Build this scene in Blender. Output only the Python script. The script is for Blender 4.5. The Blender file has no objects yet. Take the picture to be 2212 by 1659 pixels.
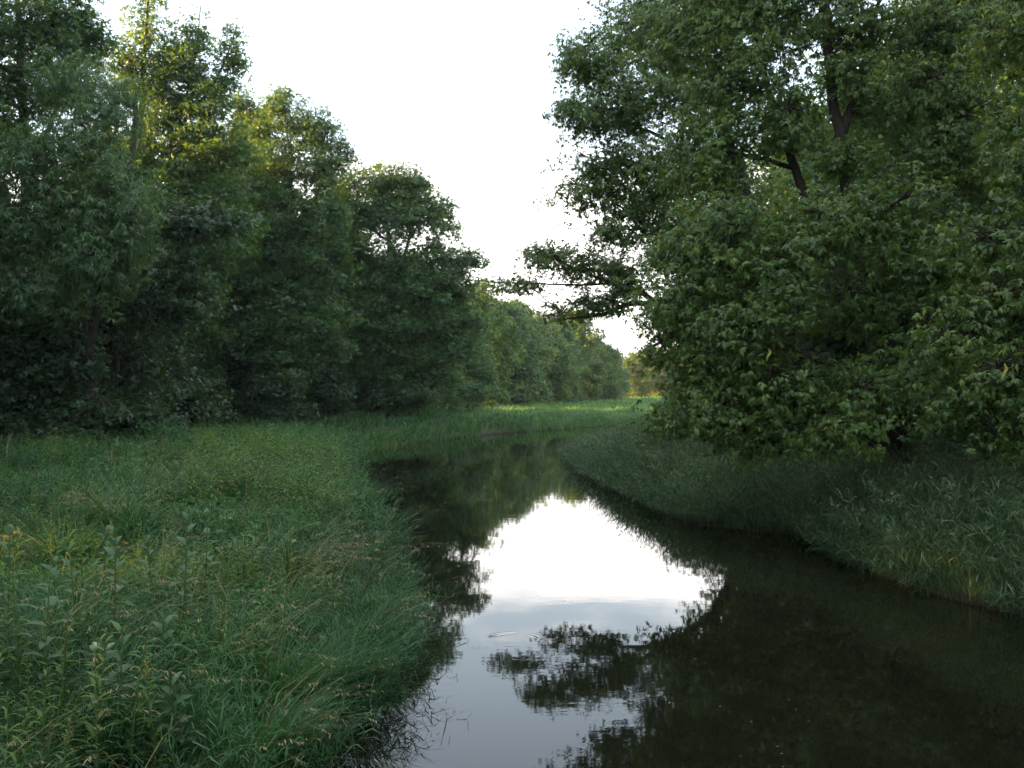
import bpy, math, random
import numpy as np
from mathutils import Vector

R = math.radians
scene = bpy.context.scene
COL = scene.collection

# ------------------------------------------------------------------ camera
CAM_H = 3.0
cam_d = bpy.data.cameras.new("camera")
cam = bpy.data.objects.new("camera", cam_d)
COL.objects.link(cam)
cam.location = (0, 0, CAM_H)
cam.rotation_euler = (R(90.23), 0, 0)
cam_d.sensor_width = 36.0
cam_d.lens = 35.02
cam_d.clip_start = 0.05
cam_d.clip_end = 4000
scene.camera = cam

# ------------------------------------------------------------------ sky, sun, exposure
SUN_EL, SUN_AZ = 9.5, -93.0          # azimuth from +Y, negative = towards -X
world = bpy.data.worlds.new("World")
scene.world = world
world.use_nodes = True
nt = world.node_tree
nt.nodes.clear()
N = nt.nodes.new
L = nt.links.new
sky = N("ShaderNodeTexSky")
sky.sky_type = 'NISHITA'
sky.sun_disc = False
sky.sun_elevation = R(SUN_EL)
sky.sun_rotation = R(SUN_AZ)
sky.air_density = 1.0
sky.dust_density = 2.5
sky.ozone_density = 1.0
geo = N("ShaderNodeNewGeometry")
sep = N("ShaderNodeSeparateXYZ")
L(geo.outputs['Incoming'], sep.inputs[0])
# direction to the sky = -Incoming; project on a flat cloud deck
zz = N("ShaderNodeMath"); zz.operation = 'MULTIPLY'; zz.inputs[1].default_value = -1
L(sep.outputs['Z'], zz.inputs[0])
zc = N("ShaderNodeMath"); zc.operation = 'MAXIMUM'; zc.inputs[1].default_value = 0.04
L(zz.outputs[0], zc.inputs[0])
dx = N("ShaderNodeMath"); dx.operation = 'DIVIDE'
dy = N("ShaderNodeMath"); dy.operation = 'DIVIDE'
L(sep.outputs['X'], dx.inputs[0]); L(zc.outputs[0], dx.inputs[1])
L(sep.outputs['Y'], dy.inputs[0]); L(zc.outputs[0], dy.inputs[1])
cmb = N("ShaderNodeCombineXYZ")
L(dx.outputs[0], cmb.inputs[0]); L(dy.outputs[0], cmb.inputs[1])
cn = N("ShaderNodeTexNoise")
cn.inputs['Scale'].default_value = 0.85
cn.inputs['Detail'].default_value = 7
cn.inputs['Roughness'].default_value = 0.58
L(cmb.outputs[0], cn.inputs['Vector'])
# cloud bank thickens towards the horizon
bank = N("ShaderNodeMapRange"); bank.interpolation_type = 'SMOOTHSTEP'
bank.inputs['From Min'].default_value = 0.30
bank.inputs['From Max'].default_value = 0.13
bank.inputs['To Min'].default_value = -0.20
bank.inputs['To Max'].default_value = 0.36
L(zz.outputs[0], bank.inputs['Value'])
add = N("ShaderNodeMath"); add.operation = 'ADD'
L(cn.outputs['Fac'], add.inputs[0]); L(bank.outputs[0], add.inputs[1])
cr = N("ShaderNodeMapRange"); cr.interpolation_type = 'SMOOTHSTEP'
cr.inputs['From Min'].default_value = 0.49
cr.inputs['From Max'].default_value = 0.70
cr.inputs['To Min'].default_value = 0.0
cr.inputs['To Max'].default_value = 0.9
L(add.outputs[0], cr.inputs['Value'])
mixc = N("ShaderNodeMix"); mixc.data_type = 'RGBA'
L(cr.outputs[0], mixc.inputs['Factor'])
veil = N("ShaderNodeMix"); veil.data_type = 'RGBA'
veil.inputs['Factor'].default_value = 0.36
L(sky.outputs['Color'], veil.inputs['A'])
veil.inputs['B'].default_value = (5.0, 5.5, 6.2, 1)
L(veil.outputs['Result'], mixc.inputs['A'])
CLOUD = (6.4, 6.2, 6.05)
mixc.inputs['B'].default_value = (*CLOUD, 1)
# thin high cloud out of view overhead, added to lift the ambient light
hb = N("ShaderNodeMapRange"); hb.interpolation_type = 'SMOOTHSTEP'
hb.inputs['From Min'].default_value = 0.36; hb.inputs['From Max'].default_value = 0.62
hb.inputs['To Min'].default_value = -0.25; hb.inputs['To Max'].default_value = 0.25
L(zz.outputs[0], hb.inputs['Value'])
ha = N("ShaderNodeMath"); ha.operation = 'ADD'
L(cn.outputs['Fac'], ha.inputs[0]); L(hb.outputs[0], ha.inputs[1])
hr = N("ShaderNodeMapRange"); hr.interpolation_type = 'SMOOTHSTEP'
hr.inputs['From Min'].default_value = 0.45; hr.inputs['From Max'].default_value = 0.8
hr.inputs['To Min'].default_value = 0.0; hr.inputs['To Max'].default_value = 0.85
L(ha.outputs[0], hr.inputs['Value'])
mixh = N("ShaderNodeMix"); mixh.data_type = 'RGBA'
L(hr.outputs[0], mixh.inputs['Factor'])
L(mixc.outputs['Result'], mixh.inputs['A'])
mixh.inputs['B'].default_value = (3.4, 3.65, 3.85, 1)
bg = N("ShaderNodeBackground")
SKY_STRENGTH = 0.065
bg.inputs['Strength'].default_value = SKY_STRENGTH
L(mixh.outputs['Result'], bg.inputs['Color'])
out = N("ShaderNodeOutputWorld")
L(bg.outputs[0], out.inputs['Surface'])

sun_d = bpy.data.lights.new("sun", 'SUN')
sun_d.energy = 4.3
sun_d.color = (1.0, 0.56, 0.16)
sun_d.angle = R(0.5)
sun = bpy.data.objects.new("sun", sun_d)
COL.objects.link(sun)
sdir = Vector((math.sin(R(SUN_AZ)) * math.cos(R(SUN_EL)), math.cos(R(SUN_AZ)) * math.cos(R(SUN_EL)), math.sin(R(SUN_EL))))
sun.rotation_euler = (-sdir).to_track_quat('-Z', 'Y').to_euler()

scene.view_settings.view_transform = 'Standard'
scene.view_settings.look = 'None'
scene.view_settings.exposure = 3.2
scene.view_settings.gamma = 1.0
scene.view_settings.use_curve_mapping = False
cy = scene.cycles
cy.use_denoising = True
cy.max_bounces = 6
cy.diffuse_bounces = 2
cy.glossy_bounces = 3
cy.transmission_bounces = 4
cy.transparent_max_bounces = 4
cy.caustics_reflective = False
cy.caustics_refractive = False
cy.sample_clamp_indirect = 4.0

# ------------------------------------------------------------------ helpers
FPX, CX0, HY = 2152.0, 1106.0, 838.0


def at(px, py, D):
    """A point at distance D seen at a place of the photograph (2212 wide)."""
    return np.array(((px - CX0) / FPX * D, D, CAM_H - (py - HY) / FPX * D))


def tag(o, label=None, cat=None, group=None, kind=None):
    if label: o['label'] = label
    if cat: o['category'] = cat
    if group: o['group'] = group
    if kind: o['kind'] = kind
    return o


def empty(name, loc):
    o = bpy.data.objects.new(name, None)
    COL.objects.link(o)
    o.location = [float(v) for v in loc]
    o.empty_display_size = 0.2
    return o


class MB:
    """Collects vertices and faces (numpy) and links them as ONE mesh object."""
    def __init__(self):
        self.v, self.t, self.q, self.tone, self.n = [], [], [], [], 0

    def add(self, v, tris=None, quads=None, tone=None):
        v = np.asarray(v, dtype=np.float32).reshape(-1, 3)
        if tris is not None and len(tris): self.t.append(np.asarray(tris, dtype=np.int64) + self.n)
        if quads is not None and len(quads): self.q.append(np.asarray(quads, dtype=np.int64) + self.n)
        if tone is None: tone = np.full(len(v), 0.5)
        self.tone.append(np.broadcast_to(np.asarray(tone, dtype=np.float32), (len(v),)))
        self.v.append(v)
        self.n += len(v)

    def mesh(self, name, mat, smooth=False):
        me = bpy.data.meshes.new(name)
        v = np.concatenate(self.v) if self.v else np.zeros((0, 3), np.float32)
        t = np.concatenate(self.t) if self.t else np.zeros((0, 3), np.int64)
        q = np.concatenate(self.q) if self.q else np.zeros((0, 4), np.int64)
        me.vertices.add(len(v)); me.vertices.foreach_set('co', v.ravel())
        li = np.concatenate([t.ravel(), q.ravel()]).astype(np.int32)
        me.loops.add(len(li)); me.loops.foreach_set('vertex_index', li)
        ls = np.concatenate([np.arange(len(t)) * 3, len(t) * 3 + np.arange(len(q)) * 4]).astype(np.int32)
        me.polygons.add(len(ls)); me.polygons.foreach_set('loop_start', ls)
        if smooth: me.polygons.foreach_set('use_smooth', np.ones(len(ls), dtype=bool))
        a = me.attributes.new('tone', 'FLOAT', 'POINT')
        a.data.foreach_set('value', np.concatenate(self.tone) if self.tone else np.zeros(0, np.float32))
        me.update(calc_edges=True)
        if mat: me.materials.append(mat)
        return me

    def build(self, name, mat, parent=None, smooth=False):
        o = bpy.data.objects.new(name, self.mesh(name, mat, smooth))
        COL.objects.link(o)
        if parent is not None:
            o.parent = parent
        return o


def norm(a):
    return a / np.maximum(np.linalg.norm(a, axis=-1, keepdims=True), 1e-9)


def tube(mb, pts, rad, sides=6, tone=0.5):
    pts = np.asarray(pts, float); rad = np.asarray(rad, float)
    d = np.gradient(pts, axis=0); d = norm(d)
    ref = np.array((0.13, 0.31, 0.94)) if abs(d[:, 2]).mean() < 0.8 else np.array((0.95, 0.2, 0.1))
    a = norm(np.cross(d, ref)); b = np.cross(d, a)
    th = np.linspace(0, 2 * math.pi, sides, endpoint=False)
    ring = a[:, None, :] * np.cos(th)[None, :, None] + b[:, None, :] * np.sin(th)[None, :, None]
    v = pts[:, None, :] + ring * rad[:, None, None]
    n = len(pts)
    i = np.arange(n - 1)[:, None] * sides; k = np.arange(sides)[None, :]; k2 = (k + 1) % sides
    q = np.stack([i + k, i + k2, i + sides + k2, i + sides + k], -1).reshape(-1, 4)
    mb.add(v.reshape(-1, 3), quads=q, tone=tone)


def bez(p0, p1, p2, n):
    t = np.linspace(0, 1, n)[:, None]
    return (1 - t) ** 2 * p0 + 2 * t * (1 - t) * p1 + t ** 2 * p2


def smoothline(pts, n):
    """Catmull-Rom through the points."""
    p = np.asarray(pts, float)
    P = np.vstack([2 * p[0] - p[1], p, 2 * p[-1] - p[-2]])
    out = []
    for i in range(1, len(P) - 2):
        for t in np.linspace(0, 1, n, endpoint=False):
            a, b, c, d = P[i - 1], P[i], P[i + 1], P[i + 2]
            out.append(0.5 * (2 * b + (c - a) * t + (2 * a - 5 * b + 4 * c - d) * t ** 2 + (3 * b - a - 3 * c + d) * t ** 3))
    out.append(P[-2])
    return np.array(out)


# ------------------------------------------------------------------ materials
def new_mat(name):
    m = bpy.data.materials.new(name)
    m.use_nodes = True
    m.node_tree.nodes.clear()
    return m, m.node_tree.nodes.new, m.node_tree.links.new


def leaf_mat(name, dark, light, trans, tfac=0.35, rough=0.45, spec=0.5):
    """Leaf: glossy diffuse front plus light let through; colour varies leaf by leaf."""
    m, N, L = new_mat(name)
    at_ = N("ShaderNodeAttribute"); at_.attribute_name = 'tone'
    ramp = N("ShaderNodeMix"); ramp.data_type = 'RGBA'
    L(at_.outputs['Fac'], ramp.inputs['Factor'])
    ramp.inputs['A'].default_value = (*dark, 1); ramp.inputs['B'].default_value = (*light, 1)
    p = N("ShaderNodeBsdfPrincipled")
    L(ramp.outputs['Result'], p.inputs['Base Color'])
    p.inputs['Roughness'].default_value = rough
    p.inputs['Specular IOR Level'].default_value = spec
    tr = N("ShaderNodeBsdfTranslucent")
    mul = N("ShaderNodeMix"); mul.data_type = 'RGBA'; mul.blend_type = 'MULTIPLY'
    mul.inputs['Factor'].default_value = 1
    L(ramp.outputs['Result'], mul.inputs['A']); mul.inputs['B'].default_value = (*trans, 1)
    L(mul.outputs['Result'], tr.inputs['Color'])
    mx = N("ShaderNodeMixShader"); mx.inputs[0].default_value = tfac
    L(p.outputs[0], mx.inputs[1]); L(tr.outputs[0], mx.inputs[2])
    o = N("ShaderNodeOutputMaterial"); L(mx.outputs[0], o.inputs['Surface'])
    return m


def bark_mat(name, c1, c2, scale=6.0):
    m, N, L = new_mat(name)
    tc = N("ShaderNodeTexCoord")
    mp = N("ShaderNodeMapping"); mp.inputs['Scale'].default_value = (scale, scale, scale * 0.18)
    L(tc.outputs['Object'], mp.inputs['Vector'])
    nz = N("ShaderNodeTexNoise"); nz.inputs['Scale'].default_value = 2.0; nz.inputs['Detail'].default_value = 6
    L(mp.outputs[0], nz.inputs['Vector'])
    mix = N("ShaderNodeMix"); mix.data_type = 'RGBA'
    L(nz.outputs['Fac'], mix.inputs['Factor'])
    mix.inputs['A'].default_value = (*c1, 1); mix.inputs['B'].default_value = (*c2, 1)
    bp = N("ShaderNodeBump"); bp.inputs['Strength'].default_value = 0.8; bp.inputs['Distance'].default_value = 0.03
    L(nz.outputs['Fac'], bp.inputs['Height'])
    p = N("ShaderNodeBsdfPrincipled"); p.inputs['Roughness'].default_value = 0.9
    p.inputs['Specular IOR Level'].default_value = 0.2
    L(mix.outputs['Result'], p.inputs['Base Color']); L(bp.outputs[0], p.inputs['Normal'])
    o = N("ShaderNodeOutputMaterial"); L(p.outputs[0], o.inputs['Surface'])
    return m


T_YEL = (2.9, 2.0, 0.5)
M_MAPLE = leaf_mat("maple_leaves", (0.022, 0.066, 0.014), (0.112, 0.202, 0.050), T_YEL, 0.30, 0.42, 0.45)
M_FARMAPLE = leaf_mat("broad_leaves", (0.018, 0.060, 0.021), (0.064, 0.148, 0.048), T_YEL, 0.36, 0.5, 0.4)
M_WILLOW = leaf_mat("willow_leaves", (0.024, 0.074, 0.027), (0.070, 0.155, 0.056), T_YEL, 0.33, 0.45, 0.5)
M_FAR = leaf_mat("far_leaves", (0.030, 0.082, 0.022), (0.098, 0.190, 0.050), T_YEL, 0.34, 0.5, 0.4)
M_SUN_GOLD = leaf_mat("sun_gold_leaves", (0.050, 0.085, 0.012), (0.125, 0.185, 0.028), (1.9, 1.9, 0.5), 0.36, 0.5, 0.3)  # gold of the low sun painted into the leaf colour
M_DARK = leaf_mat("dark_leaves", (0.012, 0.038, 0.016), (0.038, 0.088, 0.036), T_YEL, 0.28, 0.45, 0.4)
M_GRASS = leaf_mat("grass_blades", (0.008, 0.036, 0.010), (0.058, 0.160, 0.055), (1.5, 1.6, 0.7), 0.28, 0.5, 0.3)
M_MEADOW = leaf_mat("meadow_blades", (0.045, 0.115, 0.032), (0.105, 0.205, 0.060), (1.5, 1.6, 0.7), 0.3, 0.5, 0.3)
M_REED = leaf_mat("reed_blades", (0.018, 0.052, 0.022), (0.098, 0.168, 0.084), (1.4, 1.4, 0.7), 0.3, 0.5, 0.3)
M_STRAW = leaf_mat("dry_straw", (0.20, 0.16, 0.085), (0.36, 0.30, 0.18), (1.2, 1.1, 0.8), 0.25, 0.7, 0.2)
M_FORB = leaf_mat("forb_leaves", (0.024, 0.074, 0.010), (0.100, 0.185, 0.030), (1.6, 1.5, 0.6), 0.33, 0.5, 0.3)
M_MILK = leaf_mat("milkweed_leaves", (0.052, 0.112, 0.056), (0.100, 0.178, 0.092), (1.2, 1.4, 0.8), 0.25, 0.6, 0.2)
M_POD = leaf_mat("pale_pod", (0.24, 0.30, 0.19), (0.30, 0.36, 0.24), (1, 1, 0.8), 0.15, 0.6, 0.3)
M_SPIKE = leaf_mat("seed_spike", (0.14, 0.17, 0.06), (0.22, 0.24, 0.10), (1.2, 1.1, 0.6), 0.25, 0.7, 0.2)
M_YELLOW = leaf_mat("yellow_leaf", (0.36, 0.36, 0.10), (0.46, 0.44, 0.14), (1.2, 1.1, 0.6), 0.4, 0.5, 0.3)
M_BARK = bark_mat("dark_bark", (0.018, 0.015, 0.012), (0.055, 0.048, 0.040))
M_STALK = bark_mat("green_stalk", (0.05, 0.08, 0.03), (0.09, 0.13, 0.05), 20)


def ground_material():
    m, N, L = new_mat("bank_soil")
    tc = N("ShaderNodeTexCoord")
    n1 = N("ShaderNodeTexNoise"); n1.inputs['Scale'].default_value = 0.35; n1.inputs['Detail'].default_value = 8
    L(tc.outputs['Object'], n1.inputs['Vector'])
    n2 = N("ShaderNodeTexNoise"); n2.inputs['Scale'].default_value = 9; n2.inputs['Detail'].default_value = 6
    L(tc.outputs['Object'], n2.inputs['Vector'])
    a = N("ShaderNodeMix"); a.data_type = 'RGBA'
    a.inputs['A'].default_value = (0.024, 0.040, 0.014, 1); a.inputs['B'].default_value = (0.050, 0.088, 0.030, 1)
    L(n1.outputs['Fac'], a.inputs['Factor'])
    b = N("ShaderNodeMix"); b.data_type = 'RGBA'; b.inputs['B'].default_value = (0.030, 0.026, 0.016, 1)
    mr = N("ShaderNodeMapRange"); mr.inputs['From Min'].default_value = 0.5; mr.inputs['From Max'].default_value = 0.7
    mr.inputs['To Max'].default_value = 0.7
    L(n2.outputs['Fac'], mr.inputs['Value']); L(mr.outputs[0], b.inputs['Factor']); L(a.outputs['Result'], b.inputs['A'])
    # bare wet mud at and below the waterline
    g = N("ShaderNodeNewGeometry"); s = N("ShaderNodeSeparateXYZ"); L(g.outputs['Position'], s.inputs[0])
    mz = N("ShaderNodeMapRange"); mz.inputs['From Min'].default_value = 0.18; mz.inputs['From Max'].default_value = 0.05
    L(s.outputs['Z'], mz.inputs['Value'])
    c = N("ShaderNodeMix"); c.data_type = 'RGBA'; c.inputs['B'].default_value = (0.022, 0.018, 0.011, 1)
    L(mz.outputs[0], c.inputs['Factor']); L(b.outputs['Result'], c.inputs['A'])
    bp = N("ShaderNodeBump"); bp.inputs['Strength'].default_value = 0.7; bp.inputs['Distance'].default_value = 0.08
    L(n2.outputs['Fac'], bp.inputs['Height'])
    p = N("ShaderNodeBsdfPrincipled"); p.inputs['Roughness'].default_value = 0.95; p.inputs['Specular IOR Level'].default_value = 0.15
    L(c.outputs['Result'], p.inputs['Base Color']); L(bp.outputs[0], p.inputs['Normal'])
    o = N("ShaderNodeOutputMaterial"); L(p.outputs[0], o.inputs['Surface'])
    return m


RINGS = [(0.02, 11.9, 0.30, 1.0), (0.62, 14.0, 0.16, 0.5), (0.25, 14.3, 0.16, 0.35)]


def water_material():
    m, N, L = new_mat("river_water")
    tc = N("ShaderNodeTexCoord")
    mp = N("ShaderNodeMapping"); mp.inputs['Scale'].default_value = (0.55, 1.0, 1)
    L(tc.outputs['Object'], mp.inputs['Vector'])
    n1 = N("ShaderNodeTexNoise"); n1.inputs['Scale'].default_value = 1.3; n1.inputs['Detail'].default_value = 3
    L(mp.outputs[0], n1.inputs['Vector'])
    n2 = N("ShaderNodeTexNoise"); n2.inputs['Scale'].default_value = 7; n2.inputs['Detail'].default_value = 2
    L(mp.outputs[0], n2.inputs['Vector'])
    # small riffles only in patches
    n3 = N("ShaderNodeTexNoise"); n3.inputs['Scale'].default_value = 0.16; n3.inputs['Detail'].default_value = 2
    L(tc.outputs['Object'], n3.inputs['Vector'])
    pm = N("ShaderNodeMapRange"); pm.inputs['From Min'].default_value = 0.42; pm.inputs['From Max'].default_value = 0.68
    pm.inputs['To Min'].default_value = 0.02; pm.inputs['To Max'].default_value = 0.11
    L(n3.outputs['Fac'], pm.inputs['Value'])
    mul = N("ShaderNodeMath"); mul.operation = 'MULTIPLY'
    L(n2.outputs['Fac'], mul.inputs[0]); L(pm.outputs[0], mul.inputs[1])
    ad = N("ShaderNodeMath"); ad.operation = 'MULTIPLY_ADD'; ad.inputs[1].default_value = 0.16
    L(n1.outputs['Fac'], ad.inputs[0]); L(mul.outputs[0], ad.inputs[2])
    h = ad
    nb = N("ShaderNodeTexNoise"); nb.inputs['Scale'].default_value = 2.6; nb.inputs['Detail'].default_value = 1
    L(tc.outputs['Object'], nb.inputs['Vector'])
    # rings of small waves left by a rising fish
    for (x, y, r, s) in RINGS:
        vm = N("ShaderNodeVectorMath"); vm.operation = 'DISTANCE'; vm.inputs[1].default_value = (x, y, 0)
        L(tc.outputs['Object'], vm.inputs[0])
        w = N("ShaderNodeMath"); w.operation = 'MULTIPLY'; w.inputs[1].default_value = 2 * math.pi / 0.075
        L(vm.outputs['Value'], w.inputs[0])
        sn = N("ShaderNodeMath"); sn.operation = 'SINE'; L(w.outputs[0], sn.inputs[0])
        d0 = N("ShaderNodeMath"); d0.operation = 'SUBTRACT'; d0.inputs[1].default_value = r
        L(vm.outputs['Value'], d0.inputs[0])
        d1 = N("ShaderNodeMath"); d1.operation = 'ABSOLUTE'; L(d0.outputs[0], d1.inputs[0])
        en = N("ShaderNodeMapRange"); en.interpolation_type = 'SMOOTHSTEP'
        en.inputs['From Min'].default_value = 0.13 * (r / 0.3); en.inputs['From Max'].default_value = 0.0
        en.inputs['To Min'].default_value = 0; en.inputs['To Max'].default_value = 0.10 * s
        L(d1.outputs[0], en.inputs['Value'])
        brk = N("ShaderNodeMapRange"); brk.interpolation_type = 'SMOOTHSTEP'
        brk.inputs['From Min'].default_value = 0.40; brk.inputs['From Max'].default_value = 0.62
        L(nb.outputs['Fac'], brk.inputs['Value'])
        bm = N("ShaderNodeMath"); bm.operation = 'MULTIPLY'; L(en.outputs[0], bm.inputs[0]); L(brk.outputs[0], bm.inputs[1])
        mm = N("ShaderNodeMath"); mm.operation = 'MULTIPLY_ADD'
        L(sn.outputs[0], mm.inputs[0]); L(bm.outputs[0], mm.inputs[1]); L(h.outputs[0], mm.inputs[2])
        h = mm
    bp = N("ShaderNodeBump"); bp.inputs['Strength'].default_value = 1.0; bp.inputs['Distance'].default_value = 0.006
    L(h.outputs[0], bp.inputs['Height'])
    p = N("ShaderNodeBsdfPrincipled")
    p.inputs['Base Color'].default_value = (0.0075, 0.0085, 0.0045, 1)
    p.inputs['Roughness'].default_value = 0.02
    p.inputs['IOR'].default_value = 1.333
    L(bp.outputs[0], p.inputs['Normal'])
    o = N("ShaderNodeOutputMaterial"); L(p.outputs[0], o.inputs['Surface'])
    return m


# ------------------------------------------------------------------ the river bed and its banks
LEFT = [(-4.5, -30), (-3.4, -6), (-2.4, 3), (-1.75, 6.5), (-1.5, 8), (-1.22, 9.2), (-1.2, 11.5), (-1.42, 13.2), (-2.0, 16.9), (-2.4, 19.4), (-3.6, 24.6),
        (-5.6, 35), (-6.7, 43.5), (-6.2, 51), (-3.2, 59.5), (0.6, 67.5), (7, 78), (15, 88), (32, 101), (70, 118), (160, 140)]
RIGHT = [(160, 118), (70, 98), (34, 86), (15, 76.5), (7.6, 67), (4.4, 57.6), (2.85, 47), (2.5, 39.9), (2.8, 31.2), (3.35, 26.1), (3.9, 22.3), (4.9, 21.0), (5.9, 19.8),
         (5.75, 17.6), (5.9, 15.7), (6.2, 14.2), (6.8, 12.8), (8.2, 9), (9.5, 3), (10.5, -8), (11.5, -30)]
lb = smoothline(LEFT, 6); rb = smoothline(RIGHT, 6)
POLY = np.vstack([lb, rb])


def river_sd(x, y):
    """Signed distance to the water's edge: positive on land."""
    p = np.stack([x, y], -1).reshape(-1, 2)
    best = np.full(len(p), 1e9); inside = np.zeros(len(p), bool)
    A = POLY; B = np.roll(POLY, -1, axis=0)
    for a, b in zip(A, B):
        ab = b - a
        t = np.clip(((p - a) @ ab) / max(ab @ ab, 1e-9), 0, 1)
        d = p - a - t[:, None] * ab
        best = np.minimum(best, (d * d).sum(1))
        c = ((a[1] > p[:, 1]) != (b[1] > p[:, 1]))
        if abs(b[1] - a[1]) > 1e-9:
            xi = (b[0] - a[0]) * (p[:, 1] - a[1]) / (b[1] - a[1]) + a[0]
            inside ^= c & (p[:, 0] < xi)
    d = np.sqrt(best)
    return np.where(inside, -d, d).reshape(np.shape(x))


_rw = np.random.default_rng(5)
_WAVES = [(_rw.uniform(0.08, 0.9), _rw.uniform(0, 6.28), _rw.uniform(0, 6.28)) for _ in range(14)]


def bumpy(x, y):
    z = 0
    for k, a, ph in _WAVES:
        z = z + np.sin((x * math.cos(a) + y * math.sin(a)) * k * 2.2 + ph) * 0.055 / (0.4 + k)
    return z


def ground_z(x, y, sd=None):
    if sd is None: sd = river_sd(x, y)
    right = np.clip((x - (0.6 + 0.0 * y)) / 3, 0, 1) * (y < 80)
    top = 0.62 + 0.14 * np.clip(sd / 6, 0, 1) + right * (0.35 * np.clip(sd / 5, 0, 1) + 0.15) + bumpy(x, y) * np.clip(sd / 2, 0, 1)
    soft = np.where(x < 1.0, 0.55 + 0.75 * np.clip((24 - y) / 10, 0, 1), 0.55)
    low = 1 - 0.35 * np.clip((y - 36) / 10, 0, 1) * right
    land = top * low * (1 - np.exp(-np.maximum(sd, 0) / soft))
    bed = -np.minimum(0.9, 0.08 + 0.7 * np.maximum(-sd, 0))
    return np.where(sd > 0, land - 0.05, bed)


def axis(fine0, fine1, step, lo, hi, grow=1.09):
    a = list(np.arange(fine0, fine1 + 1e-6, step))
    s = step
    while a[-1] < hi: s = min(s * grow, 60); a.append(a[-1] + s)
    s = step
    while a[0] > lo: s = min(s * grow, 60); a.insert(0, a[0] - s)
    return np.array(a)


xs = axis(-12, 14, 0.2, -1500, 1500)
ys = axis(3, 34, 0.2, -150, 2500, 1.03)
GX, GY = np.meshgrid(xs, ys)
GS = river_sd(GX, GY)
GZ = ground_z(GX, GY, GS)
mb = MB()
nx, ny = len(xs), len(ys)
i = np.arange(ny - 1)[:, None] * nx; j = np.arange(nx - 1)[None, :]
q = np.stack([i + j, i + j + 1, i + nx + j + 1, i + nx + j], -1).reshape(-1, 4)
mb.add(np.stack([GX, GY, GZ], -1).reshape(-1, 3), quads=q)
ground = mb.build("ground", ground_material(), smooth=True)
tag(ground, "low grassy river banks and meadow under the trees", "ground", kind='structure')

mb = MB()
mb.add([(-40, -30, 0), (170, -30, 0), (170, 150, 0), (-40, 150, 0)], quads=[(0, 1, 2, 3)])
water = mb.build("river", water_material())
tag(water, "still dark river mirroring the bright sky and trees", "river", kind='structure')

# ------------------------------------------------------------------ leaves
def tmpl_maple():
    o = [(0, 0), (.26, .10), (.20, .34), (.46, .70), (.09, .50), (.12, .78), (0, 1.25), (-.12, .78), (-.09, .50), (-.46, .70), (-.20, .34), (-.26, .10)]
    v = [(x, y, -0.25 * abs(x) - 0.12 * y * y) for x, y in o] + [(0, .30, 0.03)]
    c = len(o)
    return np.array(v, np.float32), np.array([(c, k, (k + 1) % c) for k in range(c)])


def tmpl_tri():
    """three leaflets from one twig end"""
    v, t = [], []
    for a, l in ((-1.05, .8), (0.0, 1.0), (0.95, .85)):
        u = np.array((math.sin(a), math.cos(a))); w = np.array((u[1], -u[0]))
        b = len(v)
        for s, k, z in ((0.02, 0, 0), (.45, .21, -.06), (1, 0, -.16), (.45, -.21, -.06)):
            p = u * s * l + w * k * l
            v.append((p[0], p[1], z))
        t += [(b, b + 1, b + 2), (b, b + 2, b + 3)]
    return np.array(v, np.float32), np.array(t)


def tmpl_long():
    v = [(0, 0, 0), (.085, .4, -.03), (0, 1, -.18), (-.085, .4, -.03)]
    return np.array(v, np.float32), np.array([(0, 1, 2), (0, 2, 3)])


TM = {'maple': tmpl_maple(), 'tri': tmpl_tri(), 'long': tmpl_long()}


def put_leaves(mb, kind, pos, axis_, nrm, size, tone):
    tv, tt = TM[kind]
    y = norm(axis_); x = norm(np.cross(y, nrm)); z = np.cross(x, y)
    n = len(pos)
    v = (pos[:, None, :] + size[:, None, None] * (tv[None, :, 0:1] * x[:, None, :] + tv[None, :, 1:2] * y[:, None, :] + tv[None, :, 2:3] * z[:, None, :]))
    f = (np.arange(n)[:, None, None] * len(tv) + tt[None]).reshape(-1, 3)
    mb.add(v.reshape(-1, 3), tris=f, tone=np.repeat(tone, len(tv)))


SPECIES = {
    #            template size  area   lpc  rc    flat droop lai
    'maple':  dict(t='maple', s=.080, a=.00145, lpc=64, rc=.40, flat=.55, droop=.5, lai=2.7, mat=M_MAPLE, sp=0.5, tuft=8),
    'broad':  dict(t='tri',   s=.21,  a=.0130, lpc=34, rc=.72, flat=.55, droop=.25, lai=3.2, mat=M_FARMAPLE, sp=0.5),
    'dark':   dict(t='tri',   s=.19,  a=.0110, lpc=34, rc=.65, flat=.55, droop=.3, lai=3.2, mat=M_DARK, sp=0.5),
    'willow': dict(t='long', tuft=10, s=.215,  a=.0036, lpc=70, rc=.62, flat=.8, droop=.9, lai=3.2, mat=M_WILLOW, sp=0.5),
    'far':    dict(t='tri',   s=.34,  a=.034,  lpc=26, rc=.85, flat=.6, droop=.2, lai=3.0, mat=M_FARMAPLE, sp=0.55),
}


def blob_clusters(rng, c, r, m):
    """m spray centres in the shell of an uneven ellipsoid, with their outward directions."""
    u = norm(rng.normal(size=(m, 3)))
    ph = rng.uniform(0, 6.28, 6)
    lump = 1 + 0.16 * np.sin(u[:, 0] * 4 + ph[0]) + 0.14 * np.sin(u[:, 2] * 5 + ph[1]) + 0.14 * np.sin(u[:, 1] * 4.5 + u[:, 0] * 3 + ph[2])
    rad = rng.random(m) ** 0.42 * lump
    far = rng.random(m) < 0.06
    rad = np.where(far, rad * 1.2 + 0.1, rad)
    return c + u * rad[:, None] * r, norm(u / np.maximum(r, 0.1))


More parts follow.
